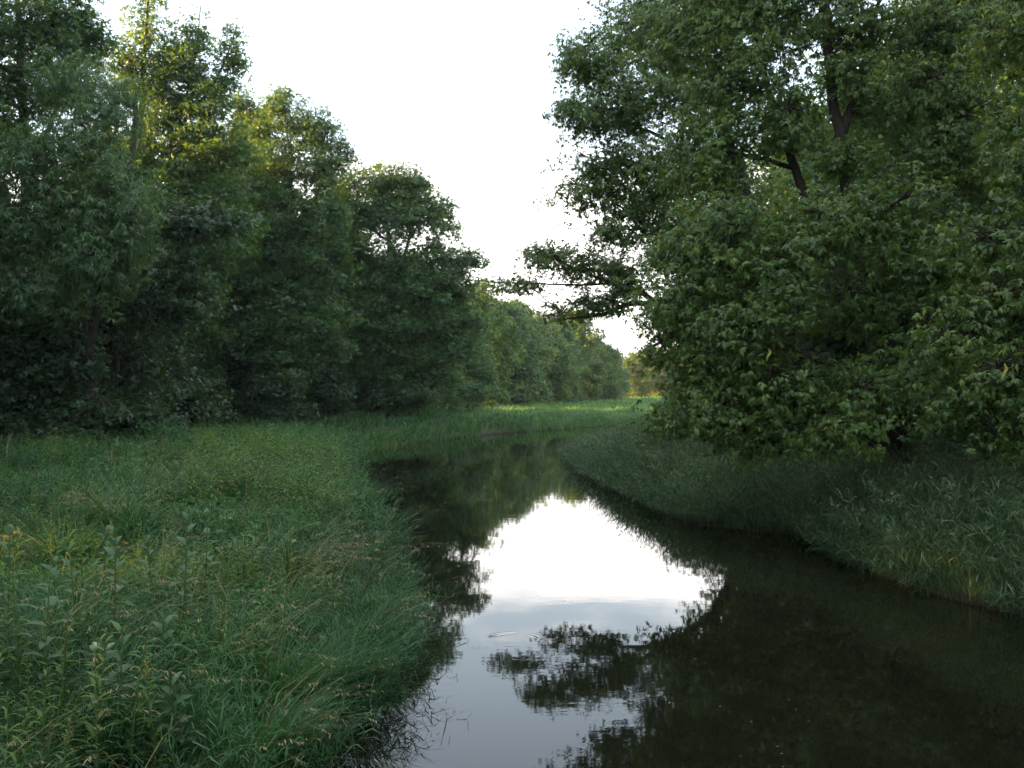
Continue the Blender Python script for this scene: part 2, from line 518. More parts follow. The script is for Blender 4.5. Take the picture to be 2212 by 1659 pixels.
def make_tree(name, label, cat, base, stems, blobs, sp, seed, group=None, stem_part='trunk', mat=None, density=1.0, shrink=1.0):
    """stems: [(points, r0, r1)]; blobs: [(centre, radii)] in world coordinates."""
    rng = np.random.default_rng(seed)
    S = SPECIES[sp]
    base = np.asarray(base, float)
    root = empty(name, base)
    tag(root, label, cat, group)
    tk = MB(); cr = MB()
    spts, srad = [], []
    for pts, r0, r1 in stems:
        P = smoothline(np.asarray(pts, float), 8)
        P[1:-1] += rng.normal(size=(len(P) - 2, 3)) * 0.02 * r0 / 0.2
        t = np.linspace(0, 1, len(P))
        rr = r0 + (r1 - r0) * t ** 0.8
        rr = rr * (1 + (0.55 * np.exp(-t * len(P) / 2.2) if abs(pts[0][2] - base[2]) < 0.5 else 0))
        tube(tk, P - base, rr, 9)
        spts.append(P); srad.append(rr)
    SP = np.vstack(spts); SR = np.concatenate(srad)
    for (c, r) in blobs:
        c = np.asarray(c, float); r = np.asarray(r, float) * shrink
        # limb from the stem to the heart of this mass of foliage
        d = np.linalg.norm((SP - c) * (1, 1, 0.8), axis=1) + np.where(SP[:, 2] > c[2] - 0.15 * np.linalg.norm(SP[:, :2] - c[:2], axis=1), 3.0 + (SP[:, 2] - c[2]), 0)
        k = int(np.argmin(d))
        a = SP[k]; reach = np.linalg.norm(c - a)
        ctrl = a + (c - a) * 0.5 + np.array((0, 0, 0.16 * reach)) + rng.normal(size=3) * 0.06 * reach
        end = c + norm(c - a) * r * 0.55
        limb = bez(a, ctrl, end, 10)
        limb[1:-1] += rng.normal(size=(8, 3)) * 0.025 * min(reach, 5) * 0.5
        r0 = min(SR[k] * 0.6, 0.03 + 0.022 * reach)
        tube(tk, limb - base, np.linspace(r0, 0.02, 10), 6)
        area = math.pi * (r[0] * r[1] + r[1] * r[2] + r[0] * r[2]) / 3
        m = max(6, int(S['lai'] * density * area / S['a'] / S['lpc']))
        C, O = blob_clusters(rng, c, r, m)
        C[:, 2] = np.maximum(C[:, 2], base[2] + 0.25)
        # twigs
        for q in rng.permutation(m)[: min(m, 60)]:
            dd = np.linalg.norm(limb - C[q], axis=1); kk = int(np.argmin(dd + (np.arange(10) < 3) * 0.6))
            p0 = limb[kk]; e = C[q]
            tube(tk, np.array([p0, p0 + (e - p0) * 0.5 + np.array((0, 0, 0.08)) * np.linalg.norm(e - p0) + rng.normal(size=3) * 0.05, e]) - base,
                 np.array((0.022, 0.014, 0.006)) * (0.7 + 0.5 * S['rc']), 3)
        n = m * S['lpc']
        ci = np.repeat(np.arange(m), S['lpc'])
        off = norm(rng.normal(size=(n, 3))) * (rng.random(n) ** 0.5)[:, None] * S['rc'] * (0.75 + 0.5 * rng.random(m))[ci][:, None]
        Oc = O[ci]
        if 'tuft' in S:
            # rosettes: leaves spread from shared twig tips and hang over
            tf = S['tuft']; nt_ = n // tf; ti = np.arange(n) // tf
            to = norm(rng.normal(size=(nt_, 3))) * (rng.random(nt_) ** 0.45)[:, None] * S['rc'] * 1.1
            to[:, 2] = to[:, 2] * S['flat'] - S['droop'] * (to[:, 0] ** 2 + to[:, 1] ** 2) / S['rc']
            ang = rng.uniform(0, 6.283, n); O3 = norm(Oc * .8 + np.array((0, 0, .5)) + rng.normal(size=(nt_, 3))[ti] * .35)
            e1 = norm(np.cross(O3, np.array((.3, .5, .8)))); e2 = np.cross(O3, e1)
            rad = e1 * np.cos(ang)[:, None] + e2 * np.sin(ang)[:, None]
            ax = rad + O3 * rng.uniform(-.1, .6, n)[:, None] + np.array((0, 0, -.85)) + rng.normal(size=(n, 3)) * .25
            nr = O3 + .35 * rad + rng.normal(size=(n, 3)) * .35
            off = to[ti] + norm(ax) * (.05 * rng.random(n))[:, None] + rng.normal(size=(n, 3)) * .018
        elif S['t'] == 'long':
            # hanging strands
            off[:, 2] = off[:, 2] * S['flat'] - 0.5 * rng.random(n) ** 2 * S['rc']
            ax = norm(off * (1, 1, 0)) * 0.5 + Oc * 0.35 + rng.normal(size=(n, 3)) * 0.45 + np.array((0, 0, -0.35))
            nr = Oc * 0.7 + rng.normal(size=(n, 3)) * 0.5 + np.array((0, 0, 0.55))
        else:
            off[:, 2] *= S['flat']
            rr = np.linalg.norm(off[:, :2], axis=1)
            off[:, 2] -= S['droop'] * rr ** 2 / S['rc']
            ax = norm(off * (1, 1, 0.3)) * 0.8 + Oc * 0.45 + rng.normal(size=(n, 3)) * 0.4 + np.array((0, 0, -S['droop']))
            nr = np.array((0, 0, 0.75)) + Oc * 0.5 + rng.normal(size=(n, 3)) * S['sp']
        pos = C[ci] + off
        pos[:, 2] = np.maximum(pos[:, 2], base[2] + 0.05)
        tone = np.clip(0.45 + 0.22 * rng.normal(size=m)[ci] + 0.18 * rng.normal(size=n), 0, 1.25) if 'tuft' not in S else np.clip(0.45 + 0.16 * rng.normal(size=m)[ci] + 0.2 * rng.normal(size=nt_)[ti] + 0.12 * rng.normal(size=n), 0, 1.25)
        put_leaves(cr, S['t'], pos - base, ax, nr, S['s'] * (0.55 + 0.85 * rng.random(n) ** 1.3), tone)
    tk.build(stem_part, M_BARK, root, smooth=True)
    cr.build('crown', mat or S['mat'], root)
    return root


def gz(x, y):
    return float(ground_z(np.array([x]), np.array([y]))[0])


def onground(px, D):
    x = (px - CX0) / FPX * D
    return np.array((x, D, gz(x, D)))


def B(px, py, D, rx, rz, ry):
    """A foliage mass: centre as seen in the photograph at distance D, half sizes rx, rz in its pixels, half depth ry in metres."""
    return (at(px, py, D), np.array((rx / FPX * D, ry, rz / FPX * D)))


def auto_blobs(rng, base, h, w, low=0.15, n=13):
    """An irregular crown for trees of the wood's interior."""
    out = []
    for k in range(n):
        t = low + (1 - low) * (k + 0.5) / n
        prof = math.sin(math.pi * min(1, 0.18 + 0.78 * (t - low) / (1 - low))) ** 0.7
        a = k * 2.4 + rng.uniform(-.5, .5); rr = w * 0.5 * prof * rng.uniform(.35, .75)
        if k >= n - 2: rr *= 0.3
        s = w * 0.30 * (0.65 + 0.5 * prof) * rng.uniform(.8, 1.2)
        out.append((base + np.array((math.cos(a) * rr, math.sin(a) * rr, h * t * 0.97)), np.array((s, s, s * 0.85))))
    return out


def auto_tree(name, label, cat, base, h, w, sp, seed, group=None, low=0.15, n=13, density=1.0, mat=None):
    rng = np.random.default_rng(seed)
    base = np.asarray(base, float)
    top = base + np.array((rng.normal() * 0.03 * h, rng.normal() * 0.03 * h, h * 0.93))
    mid = base + (top - base) * 0.5 + rng.normal(size=3) * 0.02 * h
    stems = [([base, base + (mid - base) * 0.5, mid, top], 0.014 * h + 0.06, 0.03)]
    return make_tree(name, label, cat, base, stems, auto_blobs(rng, base, h, w, low, n), sp, seed, group, density=density, mat=mat)


def copy_tree(o, label, loc, rz=0.0, s=1.0, group=None):
    c = o.copy(); COL.objects.link(c)
    for ch in o.children:
        d = ch.copy(); COL.objects.link(d); d.parent = c
    c.location = [float(v) for v in loc]; c.rotation_euler = (0, 0, rz); c.scale = (s, s, s)
    c['label'] = label
    if group: c['group'] = group
    return c


# ------------------------------------------------------------------ trees on the right bank
b = onground(1975, 20.5)
D = 20.5
make_tree('silver_maple', 'big many-stemmed silver maple leaning over the right bank with its lower boughs near the water', 'tree', b,
          [([b, at(1955, 960, 20.5), at(1900, 700, 20.8), at(1845, 500, 21), at(1805, 250, 21.5), at(1780, -60, 21.5), at(1770, -330, 22)], .30, .05),
           ([at(1950, 940, 20.5), at(1850, 640, 21.5), at(1740, 420, 22), at(1655, 180, 22.5), at(1600, -120, 23)], .20, .04),
           ([at(1960, 960, 20.5), at(1985, 700, 21), at(2020, 400, 22), at(2050, 50, 23), at(2060, -250, 24)], .22, .05),
           ([at(1820, 290, 21.5), at(1870, 120, 21.5), at(1920, -80, 21.2)], .10, .03),
           ([at(1965, 900, 20.4), at(1820, 800, 19.2), at(1650, 740, 18.6), at(1520, 760, 18.2)], .11, .025)],
          [B(1560, 500, 19, 130, 110, 1.5), B(1670, 590, 18.2, 120, 110, 1.3), B(1500, 640, 19.5, 110, 110, 1.4), B(1600, 720, 18.6, 120, 90, 1.3),
           B(1520, 800, 19.6, 75, 80, 1.3), B(1445, 900, 20.2, 60, 36, 1.0), B(1560, 870, 19.2, 130, 80, 1.4), B(1700, 830, 18.6, 120, 90, 1.3),
           B(1860, 840, 18, 120, 80, 1.2), B(1800, 920, 17.6, 100, 50, 1.1), B(1640, 940, 19.4, 110, 45, 1.2), B(1980, 790, 18.6, 130, 80, 1.3),
           B(1760, 500, 19, 120, 90, 1.3), B(1910, 460, 19.5, 120, 90, 1.4), B(2010, 560, 19, 130, 110, 1.4), B(1850, 650, 20, 120, 90, 1.2),
           B(1520, 330, 22, 120, 110, 1.6), B(1600, 180, 22, 140, 110, 1.7), B(1680, 20, 22.5, 150, 110, 1.8), B(1850, 40, 21, 110, 80, 1.4),
           B(2010, 190, 21, 100, 90, 1.4), B(2030, 60, 22, 140, 120, 1.6), B(2050, 290, 21, 110, 110, 1.4), B(1490, 60, 23, 120, 110, 1.6),
           B(1560, -110, 22.5, 150, 110, 1.7), B(1800, -130, 22, 160, 110, 1.8), B(2030, -130, 23, 150, 110, 1.7), B(1700, 260, 21.2, 80, 80, 1.1), B(1880, 220, 21.8, 60, 60, .9), B(1830, 330, 20.4, 70, 40, .8), B(1445, 540, 20, 50, 60, .9), B(1435, 680, 20, 45, 55, .9), B(1420, 755, 20.2, 45, 28, .7), B(1820, 150, 21.0, 55, 60, .7)],
          'maple', 11, shrink=0.92, density=1.15)

b = onground(1700, 29.5)
make_tree('silver_maple', 'tall silver maple behind the big one, its ragged left edge standing against the white sky', 'tree', b,
          [([b, at(1690, 760, 29.5), at(1640, 520, 30), at(1560, 250, 30), at(1500, -50, 30.5), at(1480, -200, 31)], .30, .05),
           ([at(1670, 640, 29.6), at(1560, 560, 30), at(1420, 500, 30), at(1330, 440, 30)], .13, .03),
           ([at(1620, 480, 30), at(1480, 330, 29.5), at(1330, 250, 29.5)], .12, .03)],
          [B(1290, 130, 29.5, 95, 70, 1.6), B(1370, 220, 29.5, 110, 80, 1.8), B(1290, 250, 29, 90, 55, 1.4), B(1400, 60, 30, 110, 90, 1.8),
           B(1330, 350, 30, 110, 60, 1.6), B(1280, 410, 30, 75, 50, 1.3), B(1380, 450, 30, 100, 60, 1.7), B(1450, 370, 29.5, 110, 90, 1.8),
           B(1500, 180, 30, 130, 110, 1.8), B(1330, 500, 29.5, 65, 35, 1.0), B(1400, -60, 30.5, 110, 90, 1.8), B(1500, 500, 29, 110, 90, 1.7), B(1480, 700, 28, 70, 60, 1.5),
           B(1230, 230, 29, 45, 25, .8), B(1230, 120, 29, 40, 40, .8), B(1560, 640, 29, 110, 100, 1.6), B(1560, 0, 30.5, 120, 100, 1.8)],
          'maple', 12, density=0.9)

b = onground(1590, 35)
make_tree('leaning_maple', 'shadowed maple behind reaching one low forked bough out across the river', 'tree', b,
          [([b, at(1580, 800, 35), at(1540, 700, 35), at(1560, 500, 35.4), at(1560, 300, 36)], .28, .06),
           ([at(1545, 720, 35), at(1470, 675, 34.6), at(1380, 655, 34.2), at(1290, 680, 34), at(1220, 690, 34)], .19, .03),
           ([at(1440, 667, 34.4), at(1380, 630, 34), at(1290, 600, 34), at(1200, 560, 34)], .12, .03),
           ([at(1340, 612, 34), at(1230, 615, 34.2), at(1120, 610, 34.5), at(1060, 610, 34.6)], .05, .012)],
          [B(1195, 555, 34, 70, 42, 1.2), B(1270, 570, 34, 80, 50, 1.3), B(1360, 600, 34, 50, 40, 1.1), B(1340, 575, 34, 60, 45, 1.2), B(1270, 650, 34, 60, 30, 1.0), B(1210, 670, 34, 40, 22, .8),
           B(1130, 610, 34.4, 55, 22, .8), B(1075, 612, 34.6, 30, 16, .5), B(1160, 545, 34, 35, 28, .7), B(1330, 640, 33.5, 60, 40, 1.0),
           B(1500, 560, 35.5, 120, 120, 2), B(1560, 400, 36, 130, 120, 2), B(1620, 650, 35, 120, 110, 2), B(1650, 820, 34, 120, 110, 1.8), B(1500, 880, 33, 80, 60, 1.4)],
          'maple', 13, density=0.7)

b = np.array((11.2, 16.6, gz(11.2, 16.6)))
make_tree('right_bank_maple', 'dark maple at the right picture edge with drooping boughs above the reeds', 'tree', b,
          [([b, at(2310, 700, 16.6), at(2275, 420, 16.8), at(2250, 150, 17), at(2240, -200, 17.2)], .28, .06)],
          [B(2150, 520, 16, 110, 70, 1.2), B(2170, 640, 15.6, 120, 80, 1.2), B(2100, 720, 16, 110, 70, 1.2), B(2180, 800, 15, 110, 80, 1.2),
           B(2120, 860, 16, 110, 60, 1.1), B(2190, 930, 15.5, 90, 40, 1.0), B(2050, 890, 17, 90, 40, 1.0), B(2250, 350, 16.4, 90, 90, 1.2),
           B(2240, 60, 17, 70, 110, 1.2), B(2160, 60, 17.5, 40, 50, .7), B(2180, 270, 17.2, 35, 45, .6), B(2280, -130, 17, 120, 120, 1.5)],
          'maple', 14, density=0.75)

# sunlit wood behind the right bank
for k, (px, D, h, w) in enumerate([(1900, 44, 17, 9), (2090, 38, 18, 9), (2250, 47, 18, 10), (1740, 52, 17, 9), (1990, 60, 19, 10), (2180, 70, 20, 11)]):
    auto_tree('woodland_tree', ['broad tree half hidden behind the big maple, golden light in its leaves',
                                'tree behind the forked stems of the big maple with sun on its leaves',
                                'tall tree at the right picture edge beyond the dark maple',
                                'tree with low crown behind the leaning maple on the right bank',
                                'inner tree of the right bank wood, gold seen through the boughs in front',
                                'rearmost tall tree of the right bank wood'][k], 'tree', onground(px, D), h, w, 'broad', 40 + k,
              group='wood on the right bank', low=0.1, density=0.8)

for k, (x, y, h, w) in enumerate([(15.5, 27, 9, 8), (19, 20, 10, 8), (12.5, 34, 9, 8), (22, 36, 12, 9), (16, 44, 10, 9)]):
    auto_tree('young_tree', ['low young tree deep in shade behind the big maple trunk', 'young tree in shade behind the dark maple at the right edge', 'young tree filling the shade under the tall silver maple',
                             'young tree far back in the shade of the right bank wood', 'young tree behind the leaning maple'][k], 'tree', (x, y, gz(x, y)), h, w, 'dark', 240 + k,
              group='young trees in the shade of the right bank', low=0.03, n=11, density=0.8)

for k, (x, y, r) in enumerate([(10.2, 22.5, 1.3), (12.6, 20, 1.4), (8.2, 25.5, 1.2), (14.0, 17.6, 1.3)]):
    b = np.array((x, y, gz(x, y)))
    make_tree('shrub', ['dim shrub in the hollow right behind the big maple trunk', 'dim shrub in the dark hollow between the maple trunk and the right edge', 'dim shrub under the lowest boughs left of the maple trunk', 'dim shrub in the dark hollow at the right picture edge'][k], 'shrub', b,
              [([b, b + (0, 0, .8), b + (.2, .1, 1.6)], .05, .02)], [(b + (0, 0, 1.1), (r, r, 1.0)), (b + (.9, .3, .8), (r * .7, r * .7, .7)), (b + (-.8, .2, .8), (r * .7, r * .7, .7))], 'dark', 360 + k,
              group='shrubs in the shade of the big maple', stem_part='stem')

# ------------------------------------------------------------------ trees on the left
b = onground(165, 37)
make_tree('willow', 'bushy green willow at the left picture edge with fine drooping leaves', 'tree', b,
          [([b, at(190, 800, 37), at(150, 560, 37.3), at(110, 300, 37.5)], .34, .05), ([at(185, 780, 37), at(230, 560, 36.6), at(260, 330, 36.4)], .20, .04),
           ([at(180, 760, 37), at(70, 560, 37), at(-20, 380, 37)], .2, .04)],
          [B(235, 220, 37, 80, 75, 1.8), B(180, 310, 36, 90, 80, 1.9), B(70, 330, 36, 100, 80, 2), B(250, 400, 35.5, 90, 70, 1.8), B(150, 450, 35.2, 110, 80, 2),
           B(30, 480, 35.5, 100, 90, 2), B(280, 490, 35, 60, 60, 1.4), B(210, 560, 35, 100, 70, 1.8), B(90, 610, 35, 100, 70, 1.8), B(-60, 620, 35, 110, 100, 2),
           B(-80, 380, 37, 120, 110, 2.2), B(160, 160, 38, 70, 60, 1.5)],
          'willow', 21, density=1.25)
b = onground(240, 41)
make_tree('vine_covered_tree', 'dark tree with thick vine-wrapped trunk just right of the willow', 'tree', b,
          [([b, at(236, 850, 41), at(240, 700, 41), at(245, 560, 41), at(280, 380, 41.5), at(290, 200, 42)], .46, .10)],
          [B(380, 480, 41, 110, 50, 1.8), B(470, 470, 41, 90, 40, 1.6), B(340, 570, 40, 100, 60, 1.8), B(400, 640, 40, 80, 60, 1.6), B(280, 700, 40.6, 50, 70, .8), B(300, 820, 40.2, 50, 80, .8),
           B(310, 900, 39.5, 60, 40, .9), B(230, 640, 40.6, 40, 50, .6)],
          'dark', 22)
b = onground(20, 40)
make_tree('shade_tree', 'dark low-branched tree under the willow at the left picture edge', 'tree', b,
          [([b, at(20, 800, 40), at(30, 600, 40.5), at(10, 400, 41)], .3, .08)],
          [B(60, 720, 37, 120, 60, 1.6), B(150, 780, 37, 100, 50, 1.5), B(40, 850, 36.5, 110, 60, 1.5), B(170, 870, 37, 100, 50, 1.5), B(-60, 760, 37, 100, 80, 1.8), B(110, 690, 38, 90, 50, 1.4), B(-60, 920, 36, 90, 50, 1.4)],
          'dark', 23)
b = onground(60, 47)
make_tree('tall_tree', 'tall broad tree behind the willow, russet light in its crown at the top left corner', 'tree', b,
          [([b, at(60, 600, 47), at(50, 300, 47), at(40, 50, 47), at(20, -200, 48)], .4, .08), ([at(55, 420, 47), at(130, 200, 47), at(190, 20, 47)], .15, .03)],
          [B(60, 60, 46, 110, 90, 2.4), B(-40, 200, 46, 110, 90, 2.4), B(90, 180, 46, 90, 70, 2), B(150, 40, 46, 80, 60, 1.8), B(40, -110, 47, 120, 90, 2.5), B(170, 110, 47, 60, 40, 1.4), B(210, 85, 47, 40, 22, .9), B(160, -60, 47, 60, 50, 1.5),
           B(-90, 20, 46, 110, 110, 2.4), B(20, 300, 46.5, 90, 60, 1.8)],
          'broad', 24)
b = onground(330, 54)
make_tree('spiky_maple', 'tall maple with open spiky top and gold-lit leaves inside its crown, right of the willow', 'tree', b,
          [([b, at(320, 700, 54), at(305, 450, 54), at(303, 250, 54), at(312, 90, 54), at(325, -60, 54)], .34, .04),
           ([at(310, 420, 54), at(380, 280, 54), at(420, 120, 54), at(432, 10, 54)], .14, .02), ([at(390, 270, 54), at(460, 180, 54), at(500, 90, 54), at(512, 45, 54)], .09, .015),
           ([at(308, 480, 54), at(400, 400, 53.5), at(470, 350, 53)], .1, .02)],
          [B(315, 60, 54, 45, 60, 1.3), B(330, -30, 54, 30, 45, 1.0), B(270, 120, 54, 45, 45, 1.3), B(300, 170, 54, 45, 50, 1.4), B(420, 70, 54, 28, 60, .9), B(410, 140, 54, 55, 50, 1.4), B(490, 120, 54, 30, 40, .9), B(507, 70, 54, 14, 35, .5),
           B(460, 190, 54, 50, 40, 1.3), B(380, 200, 54, 55, 50, 1.5), B(350, 290, 54, 60, 50, 1.6), B(430, 270, 53.6, 70, 40, 1.6), B(400, 350, 53.5, 80, 45, 1.8), B(470, 340, 53, 70, 35, 1.6), B(370, 430, 53.5, 80, 50, 1.8), B(460, 420, 53, 70, 45, 1.7),
           B(430, 520, 54, 90, 60, 1.8), B(505, 140, 54, 30, 14, .6), B(495, 170, 54, 36, 14, .6), B(360, 130, 54, 50, 60, 1.5), B(340, 220, 54, 60, 60, 1.7), B(450, 230, 53.6, 50, 40, 1.5), B(510, 320, 54, 50, 50, 1.7), B(300, 330, 54, 60, 60, 1.8)],
          'broad', 25, density=0.8)
b = onground(520, 66)
make_tree('slim_tree', 'slender tree between the spiky maple and the bushy-topped tree, pale gold at its tip', 'tree', b,
          [([b, at(525, 600, 66), at(520, 350, 66), at(515, 190, 66)], .25, .03)],
          [B(515, 230, 66, 28, 45, 1.3), B(545, 255, 66, 32, 50, 1.5), B(560, 340, 66, 40, 50, 1.6), B(530, 300, 66, 45, 45, 1.6), B(490, 330, 66, 45, 45, 1.6), B(540, 400, 66, 50, 55, 1.8), B(500, 470, 66, 50, 60, 1.8), B(530, 580, 66, 55, 60, 1.8)],
          'broad', 26, density=1.1)
b = onground(640, 62)
make_tree('bushy_topped_tree', 'rounded dense tree in the middle of the left wood with flame-shaped top sprays', 'tree', b,
          [([b, at(640, 700, 62), at(630, 450, 62), at(620, 260, 62)], .34, .04), ([at(635, 560, 62), at(690, 400, 62), at(710, 280, 62)], .14, .03)],
          [B(605, 240, 62, 34, 52, 1.5), B(600, 215, 62, 18, 40, .8), B(735, 330, 62, 26, 45, 1.1), B(620, 780, 58.5, 90, 50, 2.2), B(530, 620, 60, 70, 60, 2), B(500, 740, 58, 70, 50, 2), B(655, 265, 62, 42, 45, 1.6), B(700, 290, 62, 34, 50, 1.4), B(570, 290, 62, 35, 45, 1.4), B(620, 340, 61, 80, 55, 2.1), B(690, 370, 61, 55, 60, 2), B(580, 410, 61, 60, 60, 2),
           B(660, 460, 60, 90, 65, 2.4), B(590, 530, 60, 70, 60, 2.1), B(700, 560, 60, 70, 65, 2.2), B(630, 640, 59.5, 90, 60, 2.2), B(560, 700, 59, 70, 60, 2), B(690, 720, 59, 80, 60, 2.1), B(720, 450, 61, 40, 50, 1.5)],
          'dark', 27, mat=M_FARMAPLE, density=0.95)
b = onground(850, 70)
make_tree('round_tree', 'wide round tree at the river end of the left wood, open against the white sky', 'tree', b,
          [([b, at(850, 760, 70), at(850, 600, 70), at(830, 450, 70), at(820, 380, 70)], .38, .05), ([at(850, 690, 70), at(920, 580, 70), at(1000, 560, 70)], .15, .03), ([at(850, 640, 70), at(890, 480, 70), at(880, 390, 70)], .14, .03)],
          [B(770, 400, 70, 55, 50, 1.9), B(960, 600, 69, 70, 55, 2.2), B(880, 420, 70, 60, 50, 2), B(830, 440, 70, 60, 55, 2), B(720, 480, 69, 50, 80, 2.2), B(745, 460, 69, 45, 60, 2), B(745, 560, 68, 50, 60, 2), B(1010, 700, 69, 45, 45, 1.7), B(980, 760, 68, 50, 45, 1.8), B(900, 860, 66.5, 70, 28, 1.8), B(780, 740, 66, 80, 60, 2.2), B(740, 660, 66, 60, 60, 2), B(830, 385, 70, 45, 38, 1.7), B(890, 395, 70, 45, 42, 1.7), B(800, 460, 69, 75, 55, 2.4), B(890, 470, 69, 70, 55, 2.3), B(945, 450, 70, 40, 45, 1.6), B(950, 530, 69, 50, 45, 1.8), B(840, 560, 68, 90, 60, 2.5),
           B(1000, 560, 70, 50, 25, 1.3), B(990, 620, 69.5, 50, 40, 1.6), B(920, 630, 68, 70, 50, 2.2), B(1020, 550, 70, 25, 14, .6), B(830, 680, 67, 90, 60, 2.3), B(930, 710, 68, 70, 50, 2), B(770, 600, 68, 60, 60, 2), B(860, 780, 67, 90, 50, 2), B(940, 800, 67, 50, 40, 1.5)],
          'broad', 28, density=0.92)
for k, (px, D, h, w) in enumerate([(575, 74, 19, 9), (720, 80, 17.5, 9), (430, 64, 18.5, 10), (880, 86, 13.5, 10), (250, 52, 14.5, 10)]):
    auto_tree('woodland_tree', ['leafy tree filling the gap between the slender tree and the bushy-topped tree', 'leafy tree in the gap between the bushy-topped tree and the round tree',
                                'full tree right behind the spiky maple', 'full tree right behind the round tree', 'full tree between the willow and the spiky maple'][k], 'tree', onground(px, D), h, w, 'broad', 300 + k,
              group='trees closing the gaps of the left wood', low=0.12, density=1.0)
for k, (x, y, h) in enumerate([(-28, 36, 24), (-30, 42, 24)]):  # unseen trees added to keep the low sun off the right-hand maples
    auto_tree('woodland_tree', 'unseen high tree added left of the willow to shade the right bank crowns', 'tree', (x, y, gz(x, y)), h, 12, 'broad', 320 + k, group='unseen shade trees added on the left', low=0.12, density=0.9)
# low dark growth along the foot of the left wood
LOW = [('shrub', 'dark leafy mound of shrub at the foot of the left wood, right of the hollow', 'shrub', 600, 57, [B(600, 850, 56, 65, 50, 2), B(620, 890, 55.5, 55, 30, 1.4)]),
       ('shrub', 'low spreading shrub with flat boughs between the vine trunk and the shrub mound', 'shrub', 450, 48, [B(410, 870, 47.5, 60, 22, 1.4), B(450, 880, 47, 55, 20, 1.2), B(380, 910, 47, 50, 22, 1.2)]),
       ('shrub', 'leafy shrub hiding the trunk foot of the vine-covered tree', 'shrub', 300, 39, [B(310, 905, 39, 45, 42, 1.1), B(270, 920, 38.5, 45, 35, 1.0)]),
       ('shrub', 'dim shrub in deep shade at the left picture edge', 'shrub', 60, 36, [B(60, 930, 36, 90, 35, 1.3), B(150, 925, 36.5, 60, 35, 1.1)]),
       ('shrub', 'shrub of drooping leaves under the round tree beside the meadow', 'shrub', 800, 66, [B(800, 840, 66, 70, 40, 1.8), B(880, 850, 66, 60, 30, 1.5)]),
       ('shrub', 'dark shrub between the shrub mound and the meadow grass', 'shrub', 700, 63, [B(700, 830, 63, 60, 50, 1.8), B(520, 800, 60, 60, 70, 1.8)])]
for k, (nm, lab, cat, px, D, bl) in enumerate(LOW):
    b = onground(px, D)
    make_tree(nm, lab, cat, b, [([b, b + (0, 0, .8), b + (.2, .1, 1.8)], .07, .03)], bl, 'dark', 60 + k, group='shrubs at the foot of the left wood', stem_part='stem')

# inner rows of the left wood
inner = []
for k, (x, y, h, w) in enumerate([(-26, 46, 13.5, 9), (-23, 58, 16.5, 10), (-22, 72, 16.5, 10), (-34, 60, 14, 11), (-31, 38, 13, 10), (-24, 84, 14, 10), (-15, 88, 13, 9)]):
    inner.append(auto_tree('woodland_tree', ['inner tree of the left wood seen in gaps behind the vine-covered tree', 'inner tree of the left wood behind the spiky maple',
                                             'inner tree of the left wood behind the bushy-topped tree', 'rear tree of the left wood far behind the spiky maple', 'rear tree of the left wood behind the willow',
                                             'rear tree of the left wood behind the round tree', 'tree filling the wood behind the right half of the round tree'][k],
                           'tree', (x, y, gz(x, y)), h, w, 'broad', 80 + k, group='inner trees of the left wood', low=0.16, density=0.7))
# the same wood carries on along the left bank towards the viewer
for k, (x, y, rz, s) in enumerate([(-25, 28, 1.0, 1.5), (-26, 18, 2.2, 1.55), (-28, 8, 3.4, 1.5), (-36, 24, 4.4, 1.5), (-24, -3, 5.3, 1.4), (-30, -14, .6, 1.5)]):
    copy_tree(inner[k % 5], 'tree of the wood along the left bank outside the picture', (x, y, gz(x, y)), rz, s, 'trees of the left bank outside the picture')

for k, (x, y, rz, s) in enumerate([(14.5, 9, .4, 1.25), (22, 16, 1.7, 1.4), (14, 1, 2.9, 1.3), (28, 26, 4.2, 1.4), (16, -9, 5.0, 1.3)]):  # unseen crowns added to hold skylight off the right bank
    copy_tree(inner[k % 5], 'unseen tree added beside the right bank to darken its boughs', (x, y, gz(x, y)), rz, s, 'unseen shade trees added beside the right bank')
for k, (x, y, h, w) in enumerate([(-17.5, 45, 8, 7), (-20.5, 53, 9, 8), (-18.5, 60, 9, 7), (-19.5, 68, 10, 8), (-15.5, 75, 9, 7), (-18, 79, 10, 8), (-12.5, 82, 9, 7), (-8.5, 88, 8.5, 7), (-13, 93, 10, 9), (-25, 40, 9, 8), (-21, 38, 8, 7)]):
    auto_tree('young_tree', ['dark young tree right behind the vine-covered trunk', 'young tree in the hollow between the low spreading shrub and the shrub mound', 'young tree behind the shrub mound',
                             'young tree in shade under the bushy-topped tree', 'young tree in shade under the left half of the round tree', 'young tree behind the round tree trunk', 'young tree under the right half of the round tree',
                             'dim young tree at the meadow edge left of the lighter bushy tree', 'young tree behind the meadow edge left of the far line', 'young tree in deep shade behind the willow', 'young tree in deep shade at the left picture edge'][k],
              'tree', (x, y, gz(x, y)), h, w, 'dark', 260 + k, group='young trees in the shade of the left wood', low=0.03, n=11, density=0.85)

